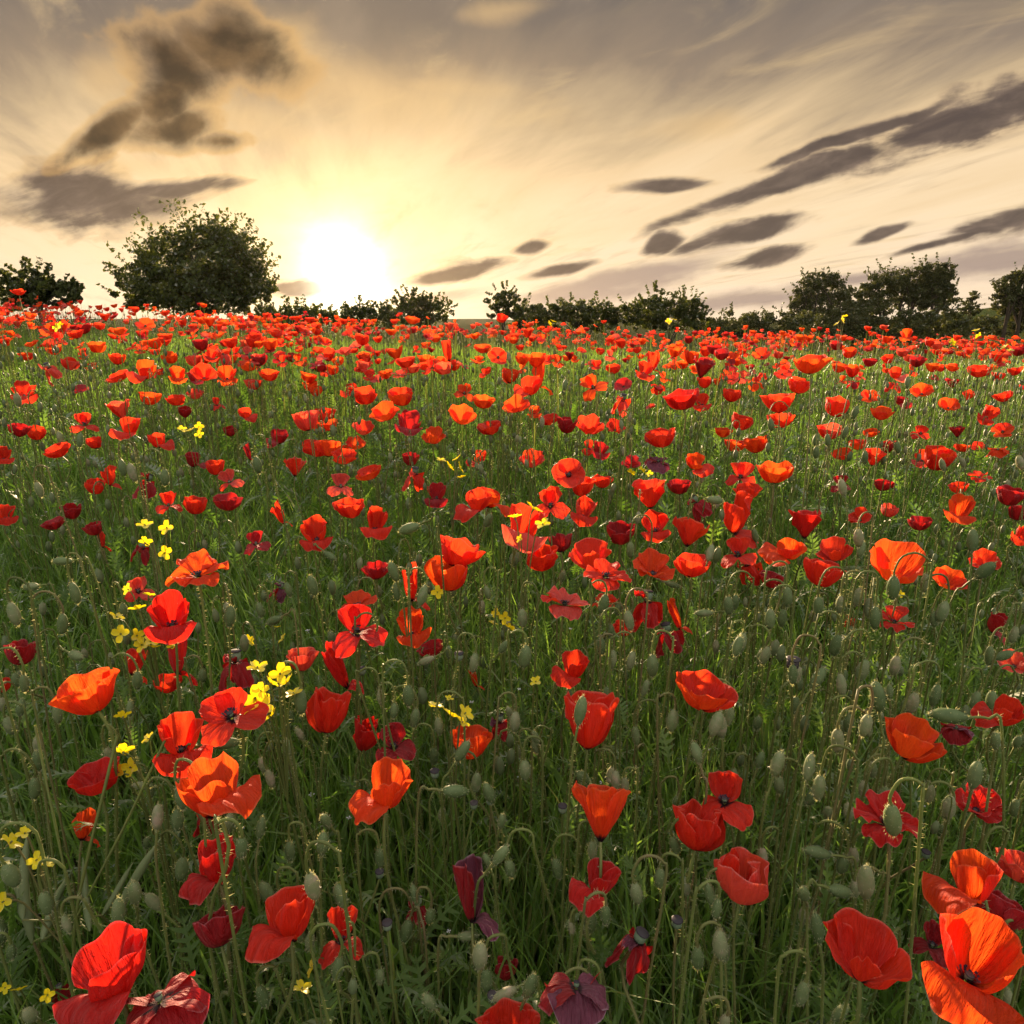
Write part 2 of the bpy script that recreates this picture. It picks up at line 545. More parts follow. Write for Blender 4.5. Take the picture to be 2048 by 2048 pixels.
GRASS = leafy('grass_blade', [(0, (.075, .135, .028)), (.45, (.135, .225, .052)), (.85, (.20, .295, .075)), (1, (.28, .25, .11))], (1.5, 1.7, .7), .55, .45, .05, True, 14.)
LEAF = leafy('poppy_leaf', [(0, (.055, .10, .025)), (.6, (.10, .165, .042)), (1, (.16, .22, .06))], (1.4, 1.7, .6), .48, .55, .03, True, 20.)
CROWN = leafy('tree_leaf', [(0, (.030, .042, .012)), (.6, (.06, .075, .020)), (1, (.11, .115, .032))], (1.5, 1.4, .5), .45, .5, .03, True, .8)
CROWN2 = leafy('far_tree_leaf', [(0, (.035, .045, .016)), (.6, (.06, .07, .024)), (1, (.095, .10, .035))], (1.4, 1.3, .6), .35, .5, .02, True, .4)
YEL = leafy('yellow_petal', [(0, (.74, .60, .012)), (1, (.86, .76, .03))], (1.1, 1.0, .4), .5, .5, .03, False, 40.)
YEL_T = leafy('far_yellow_petal', [(0, (.74, .60, .012)), (1, (.86, .76, .03))], (1.1, 1.0, .4), .5, .5, .03, True, 40.)
POD = leafy('seed_pod', [(0, (.11, .15, .06)), (1, (.20, .24, .11))], (1.1, 1.2, .7), .3, .5, .05, False, 50.)
CAPS = leafy('capsule_green', [(0, (.13, .19, .115)), (1, (.22, .28, .18))], (1, 1.1, .8), .2, .5, .04, False, 60.)
LID = leafy('capsule_lid', [(0, (.030, .026, .032)), (1, (.07, .06, .06))], (1, 1, 1), .1, .5, .04, False, 60.)
STAM = leafy('stamen', [(0, (.012, .008, .016)), (1, (.035, .022, .035))], (1, 1, 1), .1, .5, .04, False, 60.)
BARK = leafy('bark', [(0, (.045, .035, .025)), (1, (.11, .09, .065))], (.1, .1, .1), .0, .8, .01, True, 6.)
WHITE = leafy('white_speck_petal', [(0, (.6, .6, .66)), (1, (.75, .75, .8))], (1, 1, 1), .4, .5, .02, True, 40.)


def ground_mat():
    m, nt = material('field_soil')
    tc = nt.nodes.new('ShaderNodeTexCoord')
    n = noise(nt, tc.outputs['Object'], 9.0, 8, .65)
    c = ramp(nt, n, [(.3, (.020, .022, .009)), (.55, (.040, .048, .016)), (.75, (.06, .05, .028))])
    n2 = noise(nt, tc.outputs['Object'], 60.0, 4, .6)
    b = nt.nodes.new('ShaderNodeBump'); b.inputs['Distance'].default_value = .02
    nt.links.new(n2.s, b.inputs['Height'])
    d = nt.nodes.new('ShaderNodeBsdfDiffuse'); nt.links.new(c, d.inputs[0]); nt.links.new(b.outputs[0], d.inputs['Normal'])
    o = nt.nodes.new('ShaderNodeOutputMaterial'); nt.links.new(d.outputs[0], o.inputs[0])
    return m


def hill_mat():
    m, nt = material('pasture')
    tc = nt.nodes.new('ShaderNodeTexCoord')
    n = noise(nt, tc.outputs['Object'], .12, 8, .7)
    c = ramp(nt, n, [(.3, (.035, .05, .018)), (.55, (.055, .075, .026)), (.75, (.085, .095, .036))])
    n2 = noise(nt, tc.outputs['Object'], 3.0, 6, .7)
    b = nt.nodes.new('ShaderNodeBump'); b.inputs['Distance'].default_value = .5
    nt.links.new(n2.s, b.inputs['Height'])
    d = nt.nodes.new('ShaderNodeBsdfDiffuse'); nt.links.new(c, d.inputs[0]); nt.links.new(b.outputs[0], d.inputs['Normal'])
    o = nt.nodes.new('ShaderNodeOutputMaterial'); nt.links.new(d.outputs[0], o.inputs[0])
    return m


# ------------------------------------------------------------------ ground and hill
def build_ground():
    xs = np.unique(np.r_[np.linspace(-300, -30, 14), np.linspace(-30, -10, 11), np.linspace(-10, 10, 101), np.linspace(10, 30, 11), np.linspace(30, 300, 14)])
    ys = np.unique(np.r_[np.linspace(-90, -2, 10), np.linspace(-2, 14, 110), np.linspace(14, 60, 24), np.linspace(60, 390, 20)])
    Xg, Yg = np.meshgrid(xs, ys)
    V = np.stack([Xg, Yg, ground_z(Xg, Yg)], -1).reshape(-1, 3)
    nx, ny = len(xs), len(ys)
    i = np.arange(ny - 1)[:, None] * nx + np.arange(nx - 1)[None]
    F = np.stack([i, i + 1, i + nx + 1, i + nx], -1).reshape(-1, 4)
    o = obj('ground', new_mesh('ground', V, [F], ground_mat()))
    o['kind'] = 'structure'
    # pasture hill behind the trees on the right
    xs = np.linspace(30, 260, 70); ys = np.linspace(95, 300, 50)
    Xg, Yg = np.meshgrid(xs, ys)
    H = 9.4 * np.exp(-((Xg - 150) / 52.) ** 2 - ((Yg - 175) / 45.) ** 2) + .5 * np.sin(Xg * .09) * np.sin(Yg * .07)
    Z = -5.4 + H
    V = np.stack([Xg, Yg, Z], -1).reshape(-1, 3)
    nx = 70
    i = np.arange(49)[:, None] * nx + np.arange(69)[None]
    F = np.stack([i, i + 1, i + nx + 1, i + nx], -1).reshape(-1, 4)
    o = obj('hill', new_mesh('hill', V, [F], hill_mat()))
    o['kind'] = 'structure'


build_ground()

# ------------------------------------------------------------------ trees and hedges
def at(px, py, D):
    return CAM + D * ray(px, py)


def leaf_cloud(acc, C, rad, n, size, r, flat=.8, tintc=.5):
    """leaf-sized faces round a clump centre"""
    P = r.normal(0, 1, (n, 3)); P /= np.linalg.norm(P, axis=1)[:, None] + 1e-9
    P *= (r.uniform(0, 1, n) ** .45)[:, None] * np.asarray(rad)
    P += C
    A = r.normal(size=(n, 3)); A /= np.linalg.norm(A, axis=1)[:, None]
    B = np.cross(A, r.normal(size=(n, 3))); B /= np.linalg.norm(B, axis=1)[:, None] + 1e-9
    s = (size * r.uniform(.55, 1.25, n))[:, None]
    V = np.stack([P - A * s, P - B * s * .55, P + A * s, P + B * s * .55], 1).reshape(-1, 3)
    F = np.arange(n * 4).reshape(-1, 4)
    acc.add(V, [F], np.repeat(np.clip(tintc + r.normal(0, .2, n), 0, 1), 4))


def make_tree(name, label, cat, D, lobes, nclump, nleaf, leaf, seed, trunk_px=None, trunk_r=.1, mat=None, group=None, fringe=.25, trunks=1, depth=1.0):
    """lobes: [(px, py, half width px, half height px)] of the crown as seen; real ellipsoids of leaf clumps at depth D"""
    r = np.random.default_rng(seed)
    k = D / FPX
    cx = np.mean([l[0] for l in lobes]) if trunk_px is None else trunk_px
    lowest = max(l[1] + l[3] for l in lobes)
    base = at(cx, lowest, D); bz = float(ground_z(base[0], base[1])) - .05
    root = thing(name, label, cat, (base[0], base[1], bz), group)
    o = np.array([base[0], base[1], bz])
    crown = Acc(); tips = []
    area = np.array([l[2] * l[3] for l in lobes], float); area /= area.sum()
    for l, w in zip(lobes, area):
        C = at(l[0], l[1], D); rx, rz = l[2] * k, l[3] * k; ry = depth * (rx + rz) / 2
        for _ in range(max(1, int(nclump * w))):
            d = r.normal(size=3); d /= np.linalg.norm(d)
            q = r.uniform(.1, 1.0) ** .4
            p = C + d * q * np.array([rx, ry, rz]) * .9
            if p[2] < bz + .1: continue
            cr = (rx + rz) / 2 * r.uniform(.16, .34)
            leaf_cloud(crown, p - o, (cr, cr, cr * .75), nleaf, leaf, r, tintc=r.uniform(.2, .8))
            tips.append(p)
        # sprays that break the outline
        for _ in range(int(nclump * w * fringe)):
            a = r.uniform(-.2, math.pi + .2)
            e = np.array([math.cos(a) * rx, r.uniform(-.5, .5) * ry, math.sin(a) * rz])
            p0 = C + e * .9
            if p0[2] < bz + .1: continue
            dirv = e / np.linalg.norm(e) + np.array([0, 0, .5]) + r.normal(0, .3, 3)
            for j in range(4):
                p = p0 + dirv * (rx + rz) * .045 * j
                leaf_cloud(crown, p - o, ((rx + rz) * .035,) * 3, 5, leaf * .9, r)
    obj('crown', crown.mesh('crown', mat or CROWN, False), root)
    tips = np.array(tips)
    for ti in range(trunks):
        if trunks == 1: tx = o[0]; sel = tips
        else:
            lo = lobes[ti % len(lobes)]; tx = at(lo[0], lo[1], D)[0]
            sel = tips[np.abs(tips[:, 0] - tx) < lo[2] * k * .9]
            if not len(sel): sel = tips
        fork = np.array([tx, o[1], bz + (np.median(sel[:, 2]) - bz) * .75])
        V, F = tube(curve([[tx + r.normal(0, .05), o[1], bz], (np.array([tx, o[1], bz]) + fork) / 2 + r.normal(0, .06, 3), fork], 8), np.linspace(trunk_r, trunk_r * .6, 8), 7)
        obj('trunk', new_mesh('trunk', V - o, [F], BARK), root)
        for q in range(min(7, len(sel))):
            p = sel[r.integers(len(sel))]
            mid = (fork + p) / 2 + np.array([0, 0, .15 * np.linalg.norm(p - fork)]) * r.uniform(0, 1)
            st = np.array([tx, o[1], bz]) * .35 + fork * .65 if q % 2 else fork
            V, F = tube(curve([st, mid, p], 7), np.linspace(trunk_r * .5, trunk_r * .1, 7), 5)
            obj('limb', new_mesh('limb', V - o, [F], BARK), root)
    return root


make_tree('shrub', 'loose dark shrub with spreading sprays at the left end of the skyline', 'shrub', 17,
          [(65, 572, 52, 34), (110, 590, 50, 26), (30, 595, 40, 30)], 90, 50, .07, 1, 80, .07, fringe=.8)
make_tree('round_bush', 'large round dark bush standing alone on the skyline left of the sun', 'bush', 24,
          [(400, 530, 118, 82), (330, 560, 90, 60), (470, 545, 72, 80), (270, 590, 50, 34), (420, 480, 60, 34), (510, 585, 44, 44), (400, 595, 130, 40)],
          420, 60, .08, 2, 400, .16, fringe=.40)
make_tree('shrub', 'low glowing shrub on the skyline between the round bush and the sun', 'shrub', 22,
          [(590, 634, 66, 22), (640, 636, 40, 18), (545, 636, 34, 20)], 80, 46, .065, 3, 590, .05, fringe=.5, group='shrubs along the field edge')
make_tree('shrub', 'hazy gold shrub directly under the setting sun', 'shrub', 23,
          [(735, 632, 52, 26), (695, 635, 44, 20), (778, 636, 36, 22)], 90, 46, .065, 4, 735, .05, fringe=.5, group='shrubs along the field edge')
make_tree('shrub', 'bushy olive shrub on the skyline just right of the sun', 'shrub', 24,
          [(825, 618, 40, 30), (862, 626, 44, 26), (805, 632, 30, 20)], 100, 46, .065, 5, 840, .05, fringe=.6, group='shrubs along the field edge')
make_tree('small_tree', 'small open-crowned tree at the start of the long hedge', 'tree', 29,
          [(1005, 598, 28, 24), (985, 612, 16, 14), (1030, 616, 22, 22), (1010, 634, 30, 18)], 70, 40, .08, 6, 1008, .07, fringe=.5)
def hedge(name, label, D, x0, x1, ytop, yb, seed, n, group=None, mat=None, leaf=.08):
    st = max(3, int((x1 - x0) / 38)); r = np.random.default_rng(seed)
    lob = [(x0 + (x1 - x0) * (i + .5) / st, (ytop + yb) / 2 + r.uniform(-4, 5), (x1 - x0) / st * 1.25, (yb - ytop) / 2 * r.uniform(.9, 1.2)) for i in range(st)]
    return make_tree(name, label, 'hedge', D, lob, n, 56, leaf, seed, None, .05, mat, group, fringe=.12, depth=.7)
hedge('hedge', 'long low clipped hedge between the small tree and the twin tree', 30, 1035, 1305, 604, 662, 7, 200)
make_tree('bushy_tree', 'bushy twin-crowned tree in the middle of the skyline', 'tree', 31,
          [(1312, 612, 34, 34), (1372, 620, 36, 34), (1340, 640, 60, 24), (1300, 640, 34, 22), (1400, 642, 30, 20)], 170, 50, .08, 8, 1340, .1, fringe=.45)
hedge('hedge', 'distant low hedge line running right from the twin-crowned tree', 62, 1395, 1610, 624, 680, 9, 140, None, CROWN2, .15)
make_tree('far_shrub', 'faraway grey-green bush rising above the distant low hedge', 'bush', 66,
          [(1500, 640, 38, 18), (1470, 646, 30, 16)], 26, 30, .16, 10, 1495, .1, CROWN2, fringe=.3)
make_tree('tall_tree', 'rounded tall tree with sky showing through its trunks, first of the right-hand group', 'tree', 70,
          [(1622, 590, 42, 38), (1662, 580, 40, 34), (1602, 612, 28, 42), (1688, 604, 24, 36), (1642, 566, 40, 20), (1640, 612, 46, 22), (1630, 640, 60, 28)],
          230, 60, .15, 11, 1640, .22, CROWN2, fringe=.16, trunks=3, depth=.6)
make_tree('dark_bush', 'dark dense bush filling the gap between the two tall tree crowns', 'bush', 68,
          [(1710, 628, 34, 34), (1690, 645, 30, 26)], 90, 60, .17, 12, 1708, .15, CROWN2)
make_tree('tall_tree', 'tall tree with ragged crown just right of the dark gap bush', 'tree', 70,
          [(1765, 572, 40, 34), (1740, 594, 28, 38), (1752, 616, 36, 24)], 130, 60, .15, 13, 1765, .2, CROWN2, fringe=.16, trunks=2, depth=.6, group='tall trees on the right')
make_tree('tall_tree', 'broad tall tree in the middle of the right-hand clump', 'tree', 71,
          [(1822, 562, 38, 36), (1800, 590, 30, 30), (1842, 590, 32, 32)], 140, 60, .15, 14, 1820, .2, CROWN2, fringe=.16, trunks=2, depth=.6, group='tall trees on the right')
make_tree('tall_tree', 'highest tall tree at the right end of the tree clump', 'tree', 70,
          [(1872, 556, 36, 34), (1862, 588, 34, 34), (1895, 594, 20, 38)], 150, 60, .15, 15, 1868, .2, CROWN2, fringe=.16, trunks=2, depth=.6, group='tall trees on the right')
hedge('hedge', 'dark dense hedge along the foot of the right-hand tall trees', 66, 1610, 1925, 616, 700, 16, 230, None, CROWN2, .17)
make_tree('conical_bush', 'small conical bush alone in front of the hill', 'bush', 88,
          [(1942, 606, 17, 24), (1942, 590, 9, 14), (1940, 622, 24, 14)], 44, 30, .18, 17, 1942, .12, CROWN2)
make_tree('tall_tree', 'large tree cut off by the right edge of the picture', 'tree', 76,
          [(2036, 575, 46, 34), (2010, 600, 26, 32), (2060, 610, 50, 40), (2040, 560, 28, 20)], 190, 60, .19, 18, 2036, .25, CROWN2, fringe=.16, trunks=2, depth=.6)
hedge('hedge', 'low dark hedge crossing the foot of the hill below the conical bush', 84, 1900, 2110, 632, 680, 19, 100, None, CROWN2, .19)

# ------------------------------------------------------------------ poppy flowers
def sins(r, n=5, f=(1.5, 5.)):
    k = r.uniform(*f, (n, 2)) * r.choice([-1, 1], (n, 2)); p = r.uniform(0, 6.28, n); a = r.uniform(.4, 1, n)
    return lambda u, v: sum(a[i] * np.sin(k[i, 0] * u + k[i, 1] * v + p[i]) for i in range(n)) / n * 1.4


def petal(r, phi, span, th, L, nu, nv, crinkle, rimf, off):
    u = np.linspace(-1, 1, nu); v = np.linspace(0, 1, nv) ** .85
    vv = np.linspace(0, 1, 41)
    tht = np.radians(np.interp(vv, [0, .5, 1], th))
    rr = np.r_[0, np.cumsum(np.cos(tht[:-1]) / 40)]; zz = np.r_[0, np.cumsum(np.sin(tht[:-1]) / 40)]
    Ug, Vg = np.meshgrid(u, v)
    rn = sins(r, 5, (3., 11.)); nn = sins(r, 6, (1.5, 4.5)); n2 = sins(r, 6, (7., 17.)); n3 = sins(r, 6, (3., 8.))
    lim = 1 - .16 * np.abs(Ug) ** 3 - .16 * np.abs(Ug) ** 8 + rimf * rn(Ug, 0 * Ug)
    t = np.clip(Vg * lim, 0, 1.25)
    rad = .045 + np.interp(t, vv, rr); z = np.interp(t, vv, zz)
    ex = np.clip(t - 1, 0, None); rad += ex * math.cos(tht[-1]); z += ex * math.sin(tht[-1])
    tl = np.interp(t, vv, tht)
    az = np.radians(phi) + Ug * np.radians(span) / 2 * (1 - .12 * Vg)
    amp = crinkle * (.10 * Vg ** 1.2 * nn(Ug * 1.2, Vg) +   .052 * Vg ** 1.3 * n2(Ug, Vg * .35) + .04 * Vg * n3(Ug, Vg * 1.2) + .075 * Vg ** 4 * rn(Ug * 1.1, Vg)) + off * Vg
    P = np.stack([rad * np.cos(az), rad * np.sin(az), z], -1)
    hang = np.clip(-th[2] / 55., 0, 1)
    if hang > 0:                                    # a hanging petal keeps its breadth
        pc, ps = math.cos(math.radians(phi)), math.sin(math.radians(phi))
        lat = Ug * (.20 + .50 * Vg ** .55) * (span / 118.)
        rc = rad - .16 * Ug ** 2 * Vg
        fan = np.stack([rc * pc - lat * ps, rc * ps + lat * pc, z + .10 * Ug ** 2 * Vg], -1)
        P = P * (1 - hang) + fan * hang
    N = np.stack([-np.sin(tl) * np.cos(az), -np.sin(tl) * np.sin(az), np.cos(tl)], -1)
    P = (P - N * amp[..., None]) * L
    i = np.arange(nv - 1)[:, None] * nu + np.arange(nu - 1)[None]
    F = np.stack([i, i + 1, i + nu + 1, i + nu], -1).reshape(-1, 4)
    return P.reshape(-1, 3), F, np.stack([(Ug + 1) / 2, Vg], -1).reshape(-1, 2)


# petals: (azimuth, span, slope at foot/middle/rim in degrees, length); azimuth -90 faces the viewer
FORM = {
    'cup': [(90, 165, (12, 66, 86), 1.12), (0, 155, (14, 68, 90), 1.02), (180, 155, (14, 68, 90), 1.05), (-90, 170, (18, 72, 92), .92)],
    'bowl': [(90, 165, (14, 54, 74), 1.12), (0, 155, (12, 56, 76), 1.), (180, 155, (12, 56, 76), 1.), (-90, 172, (16, 62, 84), .90)],
    'flat': [(90, 140, (30, 25, 15), 1.), (0, 120, (20, 8, -8), 1.), (180, 120, (20, 8, -8), 1.), (-90, 130, (10, -8, -30), .95)],
    'cone': [(90, 170, (55, 62, 62), 1.05), (0, 140, (52, 60, 58), 1.), (180, 140, (52, 60, 58), 1.05), (-90, 170, (55, 64, 66), .95)],
    'open': [(90, 150, (25, 30, 22), 1.05), (0, 130, (20, 24, 10), 1.), (180, 130, (20, 24, 10), 1.), (-90, 150, (22, 24, 12), 1.)],
    'flop': [(90, 170, (5, 60, 82), 1.1), (5, 140, (0, 55, 78), 1.), (175, 140, (0, 55, 78), 1.), (-90, 140, (45, -8, -70), 1.05)],
    'flopl': [(80, 175, (10, 58, 80), 1.05), (0, 155, (6, 56, 80), 1.), (-75, 160, (10, 62, 88), .8), (-145, 140, (46, -6, -72), 1.1)],
    'flopr': [(100, 175, (10, 58, 80), 1.05), (180, 155, (6, 56, 80), 1.), (-105, 160, (10, 62, 88), .8), (-35, 140, (46, -6, -72), 1.1)],
    'bfly': [(62, 135, (25, 62, 74), 1.1), (118, 135, (25, 60, 70), 1.05), (-30, 110, (5, -20, -58), 1.), (-150, 110, (5, -28, -66), 1.)],
    'wilt': [(70, 80, (10, -50, -80), .95), (170, 75, (0, -60, -86), 1.), (-60, 80, (0, -55, -84), .9), (-130, 60, (30, 20, -30), .7)],
    'closed': [(90, 190, (42, 82, 100), 1.1), (0, 170, (42, 80, 98), 1.05), (180, 170, (42, 80, 98), 1.08), (-90, 190, (42, 82, 100), 1.)],
    'fold': [(60, 170, (48, 84, 92), 1.2), (-120, 150, (50, 84, 92), 1.1), (0, 110, (20, -30, -70), .7)],
    'bell': [(90, 150, (14, -6, -34), 1.), (0, 140, (10, -16, -52), 1.), (180, 140, (10, -16, -52), 1.), (-90, 160, (4, -28, -66), 1.)],
    'fan': [(90, 170, (15, 40, 48), 1.12), (10, 140, (10, 30, 40), 1.), (170, 140, (10, 30, 40), 1.), (-90, 120, (15, 48, 64), .7)],
}
LEAN = {'cup': (4, 10), 'bowl': (6, 12), 'flat': (10, 10), 'cone': (0, 12), 'open': (36, 14), 'flop': (14, 14), 'flopl': (10, 12), 'flopr': (10, 12),
        'bfly': (16, 14), 'wilt': (10, 20), 'closed': (6, 14), 'fold': (0, 14), 'bell': (8, 10), 'fan': (20, 18)}
CRK = {'wilt': 2.4, 'flat': 1.6, 'fold': 1.5, 'bell': 1.3}
WORD = {'cup': 'cup-shaped', 'bowl': 'wide bowl-shaped', 'flat': 'flat frilly', 'cone': 'cone-shaped', 'open': 'open-faced', 'flop': 'drop-fronted',
        'flopl': 'left-drooping', 'flopr': 'right-drooping', 'bfly': 'butterfly-shaped', 'wilt': 'withered', 'closed': 'half-closed', 'fold': 'folded',
        'bell': 'bell-shaped', 'fan': 'fan-shaped'}
CWORD = {'o': 'orange-red', 'r': 'scarlet', 'd': 'deep red', 'k': 'pinkish red', 'c': 'dark crimson', 'p': 'purple'}


ZS = {'closed': .72, 'cup': .92, 'flopl': .88, 'flopr': .88, 'cone': .92}


def flower(form, r, nu, nv):
    out = []
    ck = CRK.get(form, 1.3)
    j0 = r.uniform(-9, 9)
    for i, (phi, span, th, L) in enumerate(FORM[form]):
        d = r.normal(0, 5)
        out.append(petal(r, phi + j0 + r.uniform(-9, 9), span * r.uniform(.92, 1.06), [a + d + r.uniform(-5, 5) for a in th], L * r.uniform(.94, 1.06),
                         nu, nv, ck, .075 if form != 'flat' else .10, .018 * (i - 1.5)))
    for p in out:
        p[0][:, 2] *= ZS.get(form, 1.)
    return out


# height over width as the photograph shows each kind
ASPECT = {'cup': .84, 'bowl': .66, 'flat': .62, 'cone': .92, 'open': .88, 'flop': 1.12, 'flopl': .92, 'flopr': .92, 'bfly': .95, 'wilt': 1.2, 'closed': .9,
          'fold': 1.5, 'bell': .8, 'fan': .78}
TALL = {(200, 1968): .80, (437, 1570): .88, (762, 1582): 1.22, (953, 1795): 1.37, (1925, 1768): .95, (1735, 1897): .70, (1950, 1945): 1.08, (168, 1382): .72,
        (394, 1136): .66, (468, 1434): .74, (657, 1420): 1.02, (1414, 1382): .62, (1832, 1476): .74, (1998, 1422): .88, (1795, 1122): .95, (1183, 1440): 1.0,
        (438, 1852): .76, (1398, 1650): .82, (1203, 1622): .92, (415, 1738): 1.2, (560, 1848): .9, (1147, 2008): .85, (1627, 728): .62, (1775, 1637): .78,
        (1565, 1104): .68, (1650, 1144): .80, (892, 1146): .80, (925, 1102): .68, (832, 1172): 1.75, (953, 1356): 2.3, (735, 1466): 1.3}

